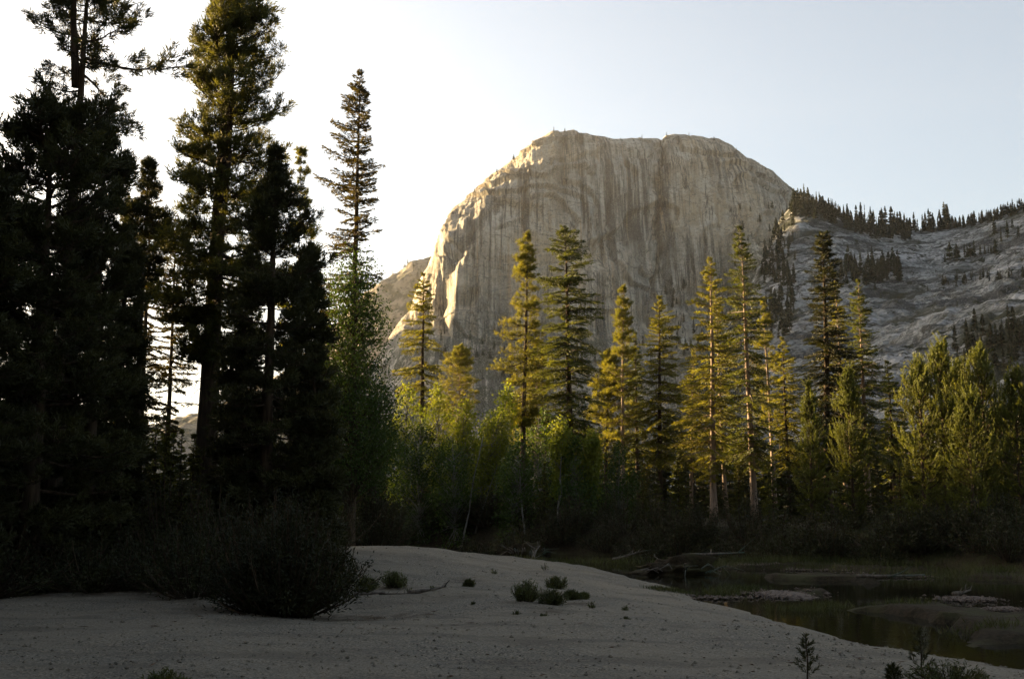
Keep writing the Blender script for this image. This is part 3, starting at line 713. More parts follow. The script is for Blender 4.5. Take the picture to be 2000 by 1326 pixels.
def shrub(name, label, cat, x, y, rad, h, n_stem, per, leaf, lw, needles, group=None, z=None, seed=1, fan=0.9, bark=None, shape=1.0, flat=1.0, rag=0.0):
    rg = np.random.default_rng(abs(int(seed)) + 1); z = gh(x, y) - 0.03 if z is None else z
    root = thing(name, label, cat, (x, y, z), group); st = []; P, D = [], []
    for k in range(n_stem):
        a = rg.uniform(0, 6.28); r = rad * rg.random() ** 0.5; hh = h * (1 - 0.55 * shape * (r / rad) ** 2) * (rg.uniform(0.7, 1.08) if rag == 0 else rg.uniform(0.45, 1.12)) ; r *= 1 + rag * rg.normal()
        b = np.array((0.25 * r * math.cos(a), 0.25 * r * math.sin(a) * flat, 0)); e = np.array((r * math.cos(a), r * math.sin(a) * flat, hh))
        t = np.linspace(0, 1, 5)[:, None]; pts = b + (e - b) * t + np.array((math.cos(a), math.sin(a), 0)) * (fan * 0.25 * r) * np.sin(t * math.pi) * 0.6
        st.append(tube(pts, [0.012 * h ** 0.5] * 4 + [0.003], 3, 0, False))
        q = rg.uniform(0.12, 1.0, per)[:, None] ** 0.7; pp = b + (e - b) * q + np.array((math.cos(a), math.sin(a), 0)) * (fan * 0.25 * r) * np.sin(q * math.pi) * 0.6
        P.append(pp + rg.normal(0, 0.05 * h ** 0.7, (per, 3))); D.append((e - b) / np.linalg.norm(e - b) * 0.8 + rg.normal(0, 0.7, (per, 3)))
    P = np.concatenate(P); D = np.concatenate(D); P[:, 2] = np.maximum(P[:, 2], 0.03)
    obj('stem', join(st), [bark or BARK_DARK], root)
    obj('foliage', blades(P, D, leaf * rg.uniform(0.6, 1.3, len(P)), lw, rg), [needles], root)
    return root

# ------------------------------------------------------------------ near trees on the left
G_L = 'tall dark conifers on the left'
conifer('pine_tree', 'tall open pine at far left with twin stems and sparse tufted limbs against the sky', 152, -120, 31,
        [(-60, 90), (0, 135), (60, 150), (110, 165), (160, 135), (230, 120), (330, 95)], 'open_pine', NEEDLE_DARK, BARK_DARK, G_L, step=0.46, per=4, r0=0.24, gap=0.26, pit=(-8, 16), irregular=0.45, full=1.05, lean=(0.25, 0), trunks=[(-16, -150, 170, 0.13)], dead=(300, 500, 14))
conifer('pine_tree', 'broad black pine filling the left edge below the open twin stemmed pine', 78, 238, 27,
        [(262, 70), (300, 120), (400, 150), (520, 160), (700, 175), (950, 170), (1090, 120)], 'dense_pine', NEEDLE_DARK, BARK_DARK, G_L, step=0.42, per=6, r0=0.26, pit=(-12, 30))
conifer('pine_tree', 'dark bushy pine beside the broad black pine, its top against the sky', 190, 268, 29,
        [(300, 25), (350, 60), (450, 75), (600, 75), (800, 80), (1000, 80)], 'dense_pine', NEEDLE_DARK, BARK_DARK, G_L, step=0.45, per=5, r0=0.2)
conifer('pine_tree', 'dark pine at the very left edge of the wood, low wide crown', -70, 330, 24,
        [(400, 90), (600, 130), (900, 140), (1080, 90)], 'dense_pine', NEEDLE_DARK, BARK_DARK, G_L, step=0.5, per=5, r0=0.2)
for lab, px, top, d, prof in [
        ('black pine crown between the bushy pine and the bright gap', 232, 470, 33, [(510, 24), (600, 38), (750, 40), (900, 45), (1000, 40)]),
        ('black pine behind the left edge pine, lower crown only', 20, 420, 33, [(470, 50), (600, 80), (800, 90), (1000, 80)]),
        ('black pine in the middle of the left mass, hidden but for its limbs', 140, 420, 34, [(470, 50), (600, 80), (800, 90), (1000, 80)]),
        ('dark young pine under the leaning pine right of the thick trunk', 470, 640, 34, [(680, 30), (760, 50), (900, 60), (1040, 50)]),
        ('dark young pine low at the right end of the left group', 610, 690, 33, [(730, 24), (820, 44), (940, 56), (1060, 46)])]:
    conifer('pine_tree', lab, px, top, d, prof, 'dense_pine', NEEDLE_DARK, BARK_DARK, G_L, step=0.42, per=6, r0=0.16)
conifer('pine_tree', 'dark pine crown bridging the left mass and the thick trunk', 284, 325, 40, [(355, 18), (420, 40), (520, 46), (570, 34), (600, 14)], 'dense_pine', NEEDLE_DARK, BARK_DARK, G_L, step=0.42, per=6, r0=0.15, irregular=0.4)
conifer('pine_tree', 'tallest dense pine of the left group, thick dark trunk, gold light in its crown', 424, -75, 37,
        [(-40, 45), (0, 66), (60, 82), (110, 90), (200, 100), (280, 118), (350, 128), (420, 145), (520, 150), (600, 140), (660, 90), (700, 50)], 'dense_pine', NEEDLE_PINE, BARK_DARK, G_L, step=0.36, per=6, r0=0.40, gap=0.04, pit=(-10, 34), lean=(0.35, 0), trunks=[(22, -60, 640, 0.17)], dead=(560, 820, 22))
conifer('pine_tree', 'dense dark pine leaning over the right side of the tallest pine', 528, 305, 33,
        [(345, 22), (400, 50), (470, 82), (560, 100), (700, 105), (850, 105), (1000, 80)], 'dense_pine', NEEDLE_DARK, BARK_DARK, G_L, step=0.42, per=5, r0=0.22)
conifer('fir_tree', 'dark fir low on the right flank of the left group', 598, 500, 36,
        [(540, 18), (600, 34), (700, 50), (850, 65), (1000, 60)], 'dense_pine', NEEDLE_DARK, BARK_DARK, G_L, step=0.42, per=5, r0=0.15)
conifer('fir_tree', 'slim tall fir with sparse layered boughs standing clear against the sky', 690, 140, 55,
        [(165, 20), (200, 34), (230, 46), (285, 58), (320, 62), (345, 66), (370, 70), (400, 58), (470, 62), (520, 75), (600, 84), (720, 86), (820, 60), (900, 30)], 'sparse_fir', NEEDLE_RUST, BARK_DARK, None, step=0.46, per=6, r0=0.24, gap=0.10, pit=(-14, 30), irregular=0.32, lean=(0.15, 0), dead=(380, 900, 30))
conifer('pine_sapling', 'thin pale golden pine behind the left group, narrow ragged top', 583, 305, 52,
        [(340, 12), (400, 22), (470, 32), (560, 40), (680, 40)], 'open_pine', NEEDLE_GOLD, BARK_PALE, None, step=0.6, per=4, r0=0.09, gap=0.15, pit=(0, 40))
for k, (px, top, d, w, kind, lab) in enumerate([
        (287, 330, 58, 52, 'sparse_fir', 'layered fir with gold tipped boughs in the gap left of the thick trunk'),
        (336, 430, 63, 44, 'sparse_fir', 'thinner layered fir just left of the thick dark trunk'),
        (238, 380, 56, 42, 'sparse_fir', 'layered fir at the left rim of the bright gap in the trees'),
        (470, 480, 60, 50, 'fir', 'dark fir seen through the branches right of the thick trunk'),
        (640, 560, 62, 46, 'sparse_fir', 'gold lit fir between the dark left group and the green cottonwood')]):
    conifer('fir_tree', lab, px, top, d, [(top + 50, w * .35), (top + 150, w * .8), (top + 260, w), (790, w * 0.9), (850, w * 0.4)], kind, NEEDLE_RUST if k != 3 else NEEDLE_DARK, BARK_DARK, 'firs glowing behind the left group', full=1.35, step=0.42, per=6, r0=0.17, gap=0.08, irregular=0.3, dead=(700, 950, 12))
broadleaf('cottonwood_tree', 'green leafy cottonwood in front of the slim tall fir', 692, 488, 47,
          [(520, 28), (560, 46), (640, 56), (720, 70), (800, 84), (880, 92), (940, 70)], 0.10, LEAF_GREEN, BARK_DARK, n_clump=330, per=80, r0=0.16, spread=0.30)
broadleaf('cottonwood_tree', 'yellow green leafy tree at the right foot of the tall cottonwood', 735, 735, 50,
          [(770, 22), (820, 38), (900, 46), (950, 36)], 0.11, LEAF_GREEN, BARK_DARK, n_clump=70, per=55, r0=0.08, spread=0.28)

# ------------------------------------------------------------------ trees across the river
G_M = 'conifers across the river'
MID = [
 ('fir_tree', 'gold lit fir with bare lower trunk, first conifer right of the slim fir', 825, 535, 80, [(560, 12), (600, 24), (640, 34), (700, 40), (750, 40), (775, 30), (800, 10)], 'fir', NEEDLE_GOLD, BARK_DARK, dict(step=0.75, per=5, r0=0.24, gap=0.12, dead=(780, 900, 8))),
 ('pine_tree', 'rounded gold pine below the sunlit slab of the dome', 893, 680, 96, [(700, 16), (730, 28), (770, 34), (800, 30), (830, 16)], 'pine', NEEDLE_GOLD, BARK_PALE, dict(step=0.6, per=5, r0=0.17)),
 ('pine_tree', 'tall thin golden pine with narrow crown left of the flat topped dark pine', 1018, 462, 78, [(490, 10), (540, 18), (600, 26), (660, 34), (700, 36), (780, 30), (830, 16)], 'pine', NEEDLE_GOLD, BARK_DARK, dict(step=0.62, per=4, r0=0.22, gap=0.1, irregular=0.35, dead=(720, 980, 26))),
 ('pine_tree', 'dark broad topped pine with long layered boughs in front of the dome', 1112, 450, 72, [(458, 22), (500, 38), (540, 42), (590, 48), (650, 64), (690, 66), (720, 55), (800, 50), (860, 36)], 'fir', NEEDLE_FIR, BARK_DARK, dict(step=0.62, per=5, r0=0.27, gap=0.14, irregular=0.33, pit=(-12, 18), dead=(760, 900, 14))),
 ('pine_sapling', 'thin gold tree with bare pinkish stem and small tuft of a crown', 1213, 566, 84, [(590, 8), (640, 13), (690, 15), (740, 24), (800, 34), (860, 34)], 'pine', NEEDLE_GOLD, BARK_PALE, dict(step=0.7, per=4, r0=0.17, gap=0.15)),
 ('fir_tree', 'gold topped fir standing between the pinkish bare stem and the brightest trunk', 1285, 580, 84, [(610, 13), (650, 24), (700, 36), (760, 46), (830, 50), (900, 40)], 'fir', NEEDLE_GOLD, BARK_DARK, dict(step=0.6, per=5, r0=0.22)),
 ('fir_tree', 'tall golden fir whose pale trunk shines down its whole length', 1388, 505, 72, [(530, 12), (570, 24), (640, 38), (700, 48), (760, 56), (830, 60), (890, 44), (930, 24)], 'fir', NEEDLE_GOLD, BARK_PALE, dict(step=0.66, per=4, r0=0.23, gap=0.10, dead=(900, 1020, 10))),
 ('fir_tree', 'tallest fir across the river, left half gold and right half green', 1463, 444, 76, [(470, 10), (510, 20), (560, 32), (620, 44), (700, 54), (780, 58), (860, 54), (910, 30)], 'fir', NEEDLE_FIR, BARK_PALE, dict(step=0.64, per=4, r0=0.24, gap=0.06)),
 ('pine_sapling', 'short bare pale stem with thin top just right of the tallest fir', 1505, 590, 92, [(620, 8), (660, 16), (720, 24), (820, 26)], 'pine', NEEDLE_GOLD, BARK_PALE, dict(step=0.75, per=4, r0=0.2, gap=0.2)),
 ('fir_tree', 'golden middle sized fir left of the black spired fir', 1535, 660, 88, [(690, 12), (730, 24), (780, 34), (850, 38), (910, 30)], 'fir', NEEDLE_GOLD, BARK_DARK, dict(step=0.55, per=5, r0=0.18)),
 ('fir_tree', 'black spired fir in shade, darkest tree in front of the granite slope', 1607, 455, 70, [(470, 14), (500, 22), (560, 32), (620, 36), (700, 44), (780, 56), (860, 60), (920, 50)], 'fir', NEEDLE_DARK, BARK_DARK, dict(step=0.55, per=6, r0=0.27)),  # its shade lies in the dark needle colour
 ('fir_tree', 'slender fir with gold tip peeping out right of the black spired fir', 1643, 535, 80, [(560, 9), (600, 16), (680, 24), (760, 30), (850, 34)], 'fir', NEEDLE_GOLD, BARK_PALE, dict(step=0.6, per=4, r0=0.18)),
 ('fir_tree', 'green fir with broad skirt, the right hand neighbour of the black spired fir', 1684, 548, 82, [(575, 9), (620, 20), (680, 32), (740, 42), (820, 52), (900, 46)], 'fir', NEEDLE_FIR, BARK_PALE, dict(step=0.58, per=5, r0=0.22)),
 ('fir_tree', 'small dark fir right of the broad skirted green fir', 1742, 706, 84, [(730, 8), (770, 20), (830, 30), (910, 32)], 'fir', NEEDLE_FIR, BARK_DARK, dict(step=0.5, per=5, r0=0.15)),
 ('fir_tree', 'gold fir half hidden behind the thin golden pine', 1042, 668, 90, [(690, 10), (740, 22), (800, 30), (880, 34)], 'pine', NEEDLE_GOLD, BARK_PALE, dict(step=0.6, per=4, r0=0.14)),
 ('fir_tree', 'brown gold fir right of the broad topped dark pine', 1178, 690, 86, [(715, 14), (760, 26), (820, 36), (900, 36)], 'pine', NEEDLE_GOLD, BARK_DARK, dict(step=0.58, per=5, r0=0.16)),
 ('fir_tree', 'dark young fir leaning on the gold topped fir from the left', 1245, 650, 92, [(680, 9), (730, 20), (790, 28), (880, 34)], 'fir', NEEDLE_FIR, BARK_DARK, dict(step=0.55, per=5, r0=0.16)),
 ('fir_tree', 'gold fir filling the gap left of the brightest trunk', 1345, 690, 90, [(720, 10), (770, 24), (840, 34), (910, 34)], 'fir', NEEDLE_GOLD, BARK_PALE, dict(step=0.55, per=5, r0=0.16)),
 ('fir_tree', 'gold fir behind the brightest trunk, its top level with the trunk middle', 1412, 560, 86, [(590, 9), (650, 18), (720, 28), (800, 36), (890, 36)], 'fir', NEEDLE_GOLD, BARK_PALE, dict(step=0.6, per=4, r0=0.17)),
]
rr0 = random.Random(17)
for nm, lab, px, top, d, prof, kind, nd, bk, kw in MID:
    kw['step'] *= 0.74; kw['per'] += 1; kw.setdefault('irregular', 0.36); kw['lean'] = (rr0.uniform(-.5, .5), 0); conifer(nm, lab, px, top, d, prof, kind, nd, bk, G_M, full=1.40, **kw)

G_Y = 'young pines on the right bank'
for nm, lab, px, top, d, prof in [
 ('young_pine_tree', 'bright young pine spire standing alone in front of the broad skirted fir', 1662, 728, 56, [(760, 10), (800, 19), (850, 27), (900, 31), (950, 28), (1010, 20)]),
 ('young_pine_tree', 'slim ragged young pine at the foot of the black spired fir', 1582, 752, 60, [(790, 8), (830, 15), (880, 22), (950, 26), (1010, 20)]),
 ('young_pine_tree', 'gold young pine on the left of the bushy cluster at right', 1800, 722, 52, [(760, 22), (800, 36), (850, 42), (900, 40), (960, 34), (1020, 24)]),
 ('young_pine_tree', 'tallest young pine of the bushy cluster with finger like shoots', 1842, 686, 54, [(715, 15), (750, 28), (800, 36), (860, 42), (940, 40), (1020, 28)]),
 ('young_pine_tree', 'dark topped young pine in the middle of the bushy cluster', 1880, 716, 56, [(750, 14), (800, 30), (870, 40), (950, 40), (1020, 30)]),
 ('young_pine_tree', 'young pine with dark top toward the right edge', 1922, 692, 54, [(725, 15), (770, 32), (840, 42), (920, 42), (1020, 30)]),
 ('young_pine_tree', 'low lit young pine in front of the bushy cluster', 1895, 790, 49, [(815, 16), (850, 30), (900, 38), (960, 34), (1020, 22)]),
 ('young_pine_tree', 'dark young pine cut by the right edge of the picture', 1990, 735, 52, [(770, 18), (830, 36), (900, 46), (980, 44), (1040, 30)])]:
    conifer(nm, lab, px, top, d, prof, 'young', NEEDLE_YOUNG, BARK_DARK, G_Y, step=0.27, per=7, r0=0.09, pit=(0, 46), irregular=0.42, full=1.6)

G_A = 'aspens along the far bank'
for lab, px, top, d, prof, lean in [
 ('yellow green aspen under the bare trunked gold fir', 792, 752, 73, [(775, 14), (810, 26), (860, 32), (910, 28)], 0.3),
 ('bright aspen between the first gold fir and the rounded pine', 856, 752, 76, [(775, 12), (810, 22), (850, 26), (890, 24)], -0.2),
 ('glowing aspen just below the rounded gold pine', 904, 780, 74, [(800, 12), (830, 22), (870, 26), (905, 20)], 0.2),
 ('green aspen with long leaning white stem left of the thin golden pine', 962, 800, 70, [(815, 14), (840, 22), (870, 24), (900, 16)], 1.6),
 ('taller green aspen touching the thin golden pine', 982, 752, 73, [(775, 10), (810, 20), (850, 26), (890, 22)], 1.2),
 ('small bright aspen with straight thin white stem', 1096, 818, 66, [(835, 10), (855, 16), (880, 16), (900, 8)], 0.3),
 ('smallest yellow aspen low in front of the brown gold fir', 1158, 848, 66, [(860, 8), (880, 11), (900, 12), (920, 6)], 0.0),
 ('dim green aspen behind the leaning white stems', 940, 830, 78, [(850, 18), (880, 28), (940, 34), (990, 30)], 0.3),
 ('dim green aspen low under the bright first gold fir', 820, 830, 70, [(850, 20), (890, 32), (960, 34), (1000, 26)], 0.1),
 ('dim green aspen below the rounded gold pine', 885, 850, 69, [(870, 18), (910, 30), (970, 34), (1010, 26)], -0.2),
 ('dim green aspen at the foot of the thin golden pine', 1010, 850, 67, [(870, 16), (910, 28), (970, 32), (1010, 26)], 0.2),
 ('dim green aspen at the foot of the broad topped dark pine', 1125, 862, 66, [(880, 16), (920, 28), (970, 32), (1010, 24)], 0.0),
 ('dim green aspen low under the gold topped fir', 1210, 872, 68, [(890, 18), (930, 28), (980, 30), (1010, 24)], 0.2),
 ('dim green aspen right of the thin golden pine', 1052, 790, 80, [(810, 14), (850, 28), (900, 34), (960, 30)], 0.1)]:
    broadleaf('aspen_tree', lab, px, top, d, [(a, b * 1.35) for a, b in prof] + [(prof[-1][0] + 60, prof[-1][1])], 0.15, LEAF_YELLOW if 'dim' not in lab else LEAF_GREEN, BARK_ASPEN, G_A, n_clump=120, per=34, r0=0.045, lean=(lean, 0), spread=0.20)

# ------------------------------------------------------------------ the dark wood behind (copies of a few trees)
def filler_tree(H, W, kind, seed, needles):
    rg = np.random.default_rng(abs(int(seed)) + 1); P, A = trunk_arrays(H, 0.015 * H + 0.03, rg)
    root = bpy.data.objects.new('fir_tree', None); COL.objects.link(root)
    link('trunk', mesh_from('trunk', A, [BARK_DARK], True), root)
    plan = plan_crown(H, [0.4, H * 0.2, H * 0.6, H * 0.85, H], [W * 0.7, W, W * 0.62, W * 0.25, 0.12], kind, rg, 0.6, 5)
    link('crown', mesh_from('crown', joined(kind, plan), [BARK_DARK, needles]), root)
    return root
def copy_tree(src, loc, rz, s):
    r = src.copy(); COL.objects.link(r); r.location = loc; r.rotation_euler = (0, 0, rz); r.scale = (s, s, s)
    for ch in src.children:
        c = ch.copy(); COL.objects.link(c); c.parent = r
    return r
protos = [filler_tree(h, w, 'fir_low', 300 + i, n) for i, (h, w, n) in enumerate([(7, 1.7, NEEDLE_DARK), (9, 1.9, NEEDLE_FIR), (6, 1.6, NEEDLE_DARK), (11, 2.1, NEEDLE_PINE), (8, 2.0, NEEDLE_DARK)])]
used = set()
def filler(px, top, d, label, group, zb=None):
    k = random.randrange(len(protos)); src = protos[k]
    x = at(px, (top + 960) / 2, d)[0]; zb = gh(x, d) - 0.1 if zb is None else zb
    H = at(px, top, d)[2] - zb; hk = (7, 9, 6, 11, 8)[k]; s = max(0.35, H / hk)
    if k in used: r = copy_tree(src, (x, d, zb), random.uniform(0, 6.28), s)
    else: used.add(k); r = src; r.location = (x, d, zb); r.rotation_euler = (0, 0, random.uniform(0, 6.28)); r.scale = (s, s, s)
    return tag(r, label, 'tree', group)
for px in np.arange(640, 2040, 17):
    filler(px + random.uniform(-8, 8), random.uniform(835, 905) - (45 if px > 1690 else 0), random.uniform(92, 108), 'dark fir in the dense wood behind the sunlit trees', 'firs of the dark wood across the river')
for px in np.arange(700, 2060, 24):
    filler(px + random.uniform(-10, 10), random.uniform(895, 955), random.uniform(76, 86) if px < 1500 else random.uniform(58, 70), 'low dark fir in the shaded undergrowth of the far bank', 'low firs of the shaded far bank')
for px in np.arange(-60, 660, 21):
    filler(px + random.uniform(-8, 8), random.uniform(800, 870), random.uniform(50, 62), 'black undergrowth fir behind the trunks of the left group', 'undergrowth firs behind the left group')
for px in np.arange(-60, 420, 24):
    filler(px + random.uniform(-8, 8), random.uniform(850, 960), random.uniform(29, 36), 'black low fir at the foot of the left group', 'low firs at the foot of the left group')
# the wood on the rise at the left, out of frame: the low sun comes through its tops
for k in range(120):
    x = random.uniform(-205, -160); y = random.uniform(30, 235); zb = gh(x, y) - 0.1
    kk = random.randrange(5); s = random.uniform(0.35, 0.8)
    tag(copy_tree(protos[kk], (x, y, zb), random.uniform(0, 6.28), s), 'fir on the wooded rise to the left', 'tree', 'firs on the wooded rise')

# unseen tall firs added just left of the frame: they keep the left group in shade
ra = random.Random(8)
for k in range(54):
    y = ra.uniform(22, 58); x = -0.50 * y - ra.uniform(4.0, 18); zb = gh(x, y) - 0.1; kk = ra.randrange(5)
    s = (ra.uniform(16, 21) if y < 50 else ra.uniform(13, 17)) / (7, 9, 6, 11, 8)[kk]
    tag(copy_tree(protos[kk], (x, y, zb), ra.uniform(0, 6.28), s), 'unseen tall fir added left of the frame for shade', 'tree', 'unseen firs added left of the frame for shade')
for x, y, h in ((-16.5, 14.5, 19), (-18.5, 18, 21), (-14, 9.5, 18), (-17, 11, 22), (-11.5, 4.0, 17), (-21, 15, 20), (-14, 2, 20)):  # more unseen firs, added to darken the sand at left
    zb = gh(x, y) - 0.1; kk = ra.randrange(5)
    tag(copy_tree(protos[kk], (x, y, zb), ra.uniform(0, 6.28), h / (7, 9, 6, 11, 8)[kk]), 'unseen tall fir added left of the frame for shade', 'tree', 'unseen firs added left of the frame for shade')
# unseen wood added behind and beside the camera: it shades the sand
rb = random.Random(3)
for k in range(64):
    a = rb.uniform(R(75), R(318)); r_ = rb.uniform(9, 42) if a > R(150) else rb.uniform(22, 60)
    x, y = r_ * math.sin(a), r_ * math.cos(a)
    if a > R(270) and abs(x) < 10: continue
    zb = gh(x, y) - 0.1; kk = rb.randrange(5); hk = (7, 9, 6, 11, 8)[kk]; s = rb.uniform(12, 20) / hk
    tag(copy_tree(protos[kk], (x, y, zb), rb.uniform(0, 6.28), s), 'unseen tall fir added behind the camera for shade', 'tree', 'unseen firs added behind the camera for shade')

# ------------------------------------------------------------------ far trees on the mountains
def far_tree(H, seed, w):
    rg = np.random.default_rng(abs(int(seed)) + 1); n = int(26 + H * 2); z = np.sort(rg.uniform(0.08, 0.97, n)) * H
    P, D, Ls = [], [], []
    for k in range(n):
        for j in range(5):
            a = rg.uniform(0, 6.28); ww = w * (1 - z[k] / H) ** 0.8 * rg.uniform(0.6, 1.2) + 0.15
            P.append((0, 0, z[k])); D.append((math.cos(a), math.sin(a), rg.uniform(-0.35, 0.1))); Ls.append(ww)
    A = blades(P, D, np.array(Ls), 0.9, rg, 1)
    tr = tube([(0, 0, -1), (0, 0, H * 0.5), (0, 0, H)], [0.02 * H, 0.012 * H, 0.03], 5, 0)
    return tr, A
FAR = []; FAR_RAW = []
for i, (h, w) in enumerate([(16, 2.6), (13, 2.4), (19, 2.8), (10, 2.2), (14, 1.7), (12, 3.3), (15, 0.8)]):
    tr, A = far_tree(h, 500 + i, w); FAR_RAW.append((tr, A)); A = (A[0], A[1], np.zeros(len(A[1]), np.int32))
    FAR.append((h, mesh_from('trunk', tr, [BARK_DARK]), mesh_from('crown', A, [FAR_NEEDLE])))
def far(p, H, label, group):
    h, tm, cm = FAR[random.choice((0, 0, 1, 1, 2, 3, 3, 4, 4, 5, 5, 6))]; s = H / h
    r = thing('conifer', label, 'tree', p, group, random.uniform(0, 6.28)); r.scale = (s * random.uniform(0.75, 1.4),) * 2 + (s,)
    link('trunk', tm, r); link('crown', cm, r)
rr = random.Random(5)
def band(mtn, x0, x1, ys, n, H, label, group):
    for k in range(n):
        px = x0 + (x1 - x0) * (k + rr.uniform(0, 1)) / n
        a, b = ys(px); far(surf(mtn, px, rr.uniform(a, b)) - np.array((0, 0, 0.4)), H[0] + (H[1] - H[0]) * rr.random() ** 1.7 * rr.uniform(0.7, 1.25), label, group)
crest = lambda px: np.interp(px, [1530, 1560, 1600, 1700, 1800, 1900, 2000, 2100], [398, 392, 400, 436, 443, 430, 403, 370])
for b0, b1, bn, bh in ((1545, 1680, 34, (7, 14)), (1680, 1860, 34, (9, 18)), (1860, 2040, 28, (4, 9))): band('granite_slope', b0, b1, lambda p: (crest(p) - 1, crest(p) + 4), bn, bh, 'small dark conifer on the skyline right of the dome', 'skyline conifers right of the dome')
band('granite_slope', 1540, 1760, lambda p: (crest(p), crest(p) + 28), 40, (7, 13), 'small dark conifer of the wood just under the skyline', 'conifers just below the skyline')
band('granite_slope', 1488, 1545, lambda p: (490, 640), 22, (6, 11), 'dark conifer in the gully between dome and granite slope', 'conifers in the gully beside the dome')
band('granite_slope', 1640, 1755, lambda p: (520, 552), 18, (8, 14), 'dark conifer of the clump on the middle ledge of the granite slope', 'conifers on the middle ledge')
band('granite_slope', 1840, 1945, lambda p: (505 - (p - 1840) * .15, 515 - (p - 1840) * .2), 14, (5, 11), 'dark conifer in the row on the upper ledge of the granite slope', 'conifers on the upper ledge')
band('granite_slope', 1940, 2030, lambda p: (440, 475), 8, (6, 12), 'scattered conifer on bare rock near the right edge', 'scattered conifers near the right edge')
band('granite_slope', 1930, 2040, lambda p: (650, 715), 10, (6, 10), 'dark bushy conifer low on the granite slope at right', 'conifers low on the slope at right')
band('granite_slope', 1540, 1900, lambda p: (560, 640), 6, (3, 6), 'tiny lone conifer on the open slabs', 'lone conifers on the slabs')
band('rock_dome', 1300, 1490, lambda p: (560, 690), 24, (8, 14), 'conifer on the dark talus at the right foot of the dome', 'conifers at the right foot of the dome')
band('rock_dome', 1430, 1545, lambda p: (400, 520), 16, (6, 11), 'small conifer on the right flank of the dome', 'conifers on the right flank of the dome')
band('rock_dome', 830, 1300, lambda p: (650, 760), 28, (8, 14), 'hazy conifer on the talus below the cliff', 'hazy conifers below the cliff')
top_pts = [(1083, 256), (1104, 255), (1121, 256), (1000, 305), (912, 386), (925, 372), (1212, 271), (1253, 268), (1298, 264), (1290, 280), (1286, 300), (1395, 271), (1440, 294), (968, 330), (1345, 264)]
for px, py in top_pts:
    far(surf('rock_dome', px, py + 1) - np.array((0, 0, 0.3)), rr.uniform(3.5, 7), 'tiny tree on the rim of the dome', 'tiny trees on the rim of the dome')
band('distant_ridge', 752, 850, lambda p: (505, 560), 12, (6, 10), 'tiny tree on the hazy ridge left of the dome', 'tiny trees on the hazy ridge')

# the rest of the far wood reads as one mass
mass = []
def mass_band(mtn, x0, x1, ys, n, H):
    for k in range(n):
        px = rr.uniform(x0, x1); a, b = ys(px); p = surf(mtn, px, rr.uniform(a, b)) - np.array((0, 0, 0.4)); h = rr.uniform(*H); i = rr.choice((0, 1, 2, 3, 3, 4, 5, 5, 6))
        tr, A = FAR_RAW[i]; s = h / FAR[i][0]
        for q in (tr, A): mass.append((q[0] * s + p, q[1], q[2]))
mass_band('granite_slope', 1540, 1780, lambda p: (crest(p) - 1, crest(p) + 28), 170, (6, 11))
mass_band('granite_slope', 1780, 2060, lambda p: (crest(p) - 1, crest(p) + 11), 170, (3, 9))
mass_band('granite_slope', 1485, 1550, lambda p: (430, 660), 110, (5, 10))
mass_band('rock_dome', 1290, 1500, lambda p: (540, 700), 110, (5, 11))
mass_band('granite_slope', 1640, 1760, lambda p: (515, 555), 40, (6, 12))
mass_band('granite_slope', 1860, 2040, lambda p: (640, 720), 40, (4, 9))
mass_band('granite_slope', 1840, 2020, lambda p: (545 - (p - 1840) * .1, 560 - (p - 1840) * .1), 40, (3, 6))
mass_band('rock_dome', 860, 1300, lambda p: (680, 800), 60, (5, 11))
stuff(obj('far_wood', join(mass), [BARK_DARK, FAR_NEEDLE]))

# ------------------------------------------------------------------ shrubs and small plants
p = on_level(545, 1205)
shrub('willow_shrub', 'big black willow shrub overhanging the sand at the edge of the wood', 'shrub', p[0] - 0.15, p[1] + 1.25, 1.45, 2.25, 220, 90, 0.10, 0.03, LEAF_WILLOW, seed=21, flat=0.9, rag=0.16)
shrub('willow_shrub', 'loose willow shrub reaching over the bright sand slope', 'shrub', on_level(655, 1160)[0], on_level(655, 1160)[1] + 0.2, 0.8, 1.1, 40, 45, 0.09, 0.024, LEAF_WILLOW, seed=22, rag=0.25)
shrub('willow_shrub', 'dim green willow thicket beyond the crest of the sand bar', 'shrub', at(735, 1060, 49)[0], 49, 1.9, 2.6, 110, 70, 0.13, 0.035, LEAF_WILLOW, seed=23, z=0.0)
shrub('willow_shrub', 'dim green willow shrub behind the big black willow', 'shrub', at(520, 1060, 27)[0], 27, 1.8, 2.3, 110, 60, 0.11, 0.03, LEAF_WILLOW, seed=24)
for k, (px, d, w, h) in enumerate([(60, 26.5, 1.5, 1.5), (190, 26.5, 1.4, 1.3), (300, 27, 1.3, 1.5), (380, 25, 1.3, 1.6), (-40, 25, 1.6, 1.8), (130, 28, 1.4, 2.1), (420, 29, 1.5, 2.4), (330, 31, 1.5, 2.6), (620, 42, 1.6, 3.0), (570, 45, 1.8, 3.4)]):
    shrub('willow_shrub', 'black willow shrub along the foot of the left wood', 'shrub', at(px, 1120, d)[0], d, w, h, 70, 50, 0.11, 0.032, LEAF_WILLOW, 'shrubs along the foot of the left wood', seed=40 + k, rag=0.2)
for k in range(58):
    px = 690 + k * 23 + rr.uniform(-15, 15); d = np.interp(px, [700, 1100, 1500, 2000], [70, 65, 54, 46]) + rr.uniform(-1.5, 4)
    shrub('willow_shrub', 'dark shrub in the shade along the far bank', 'shrub', at(px, 1050, d)[0], d, rr.uniform(1.2, 1.9), rr.uniform(1.2, 2.6), 50, 40, 0.14, 0.045, LEAF_WILLOW, 'dark shrubs along the far bank', seed=200 + k, rag=0.22)
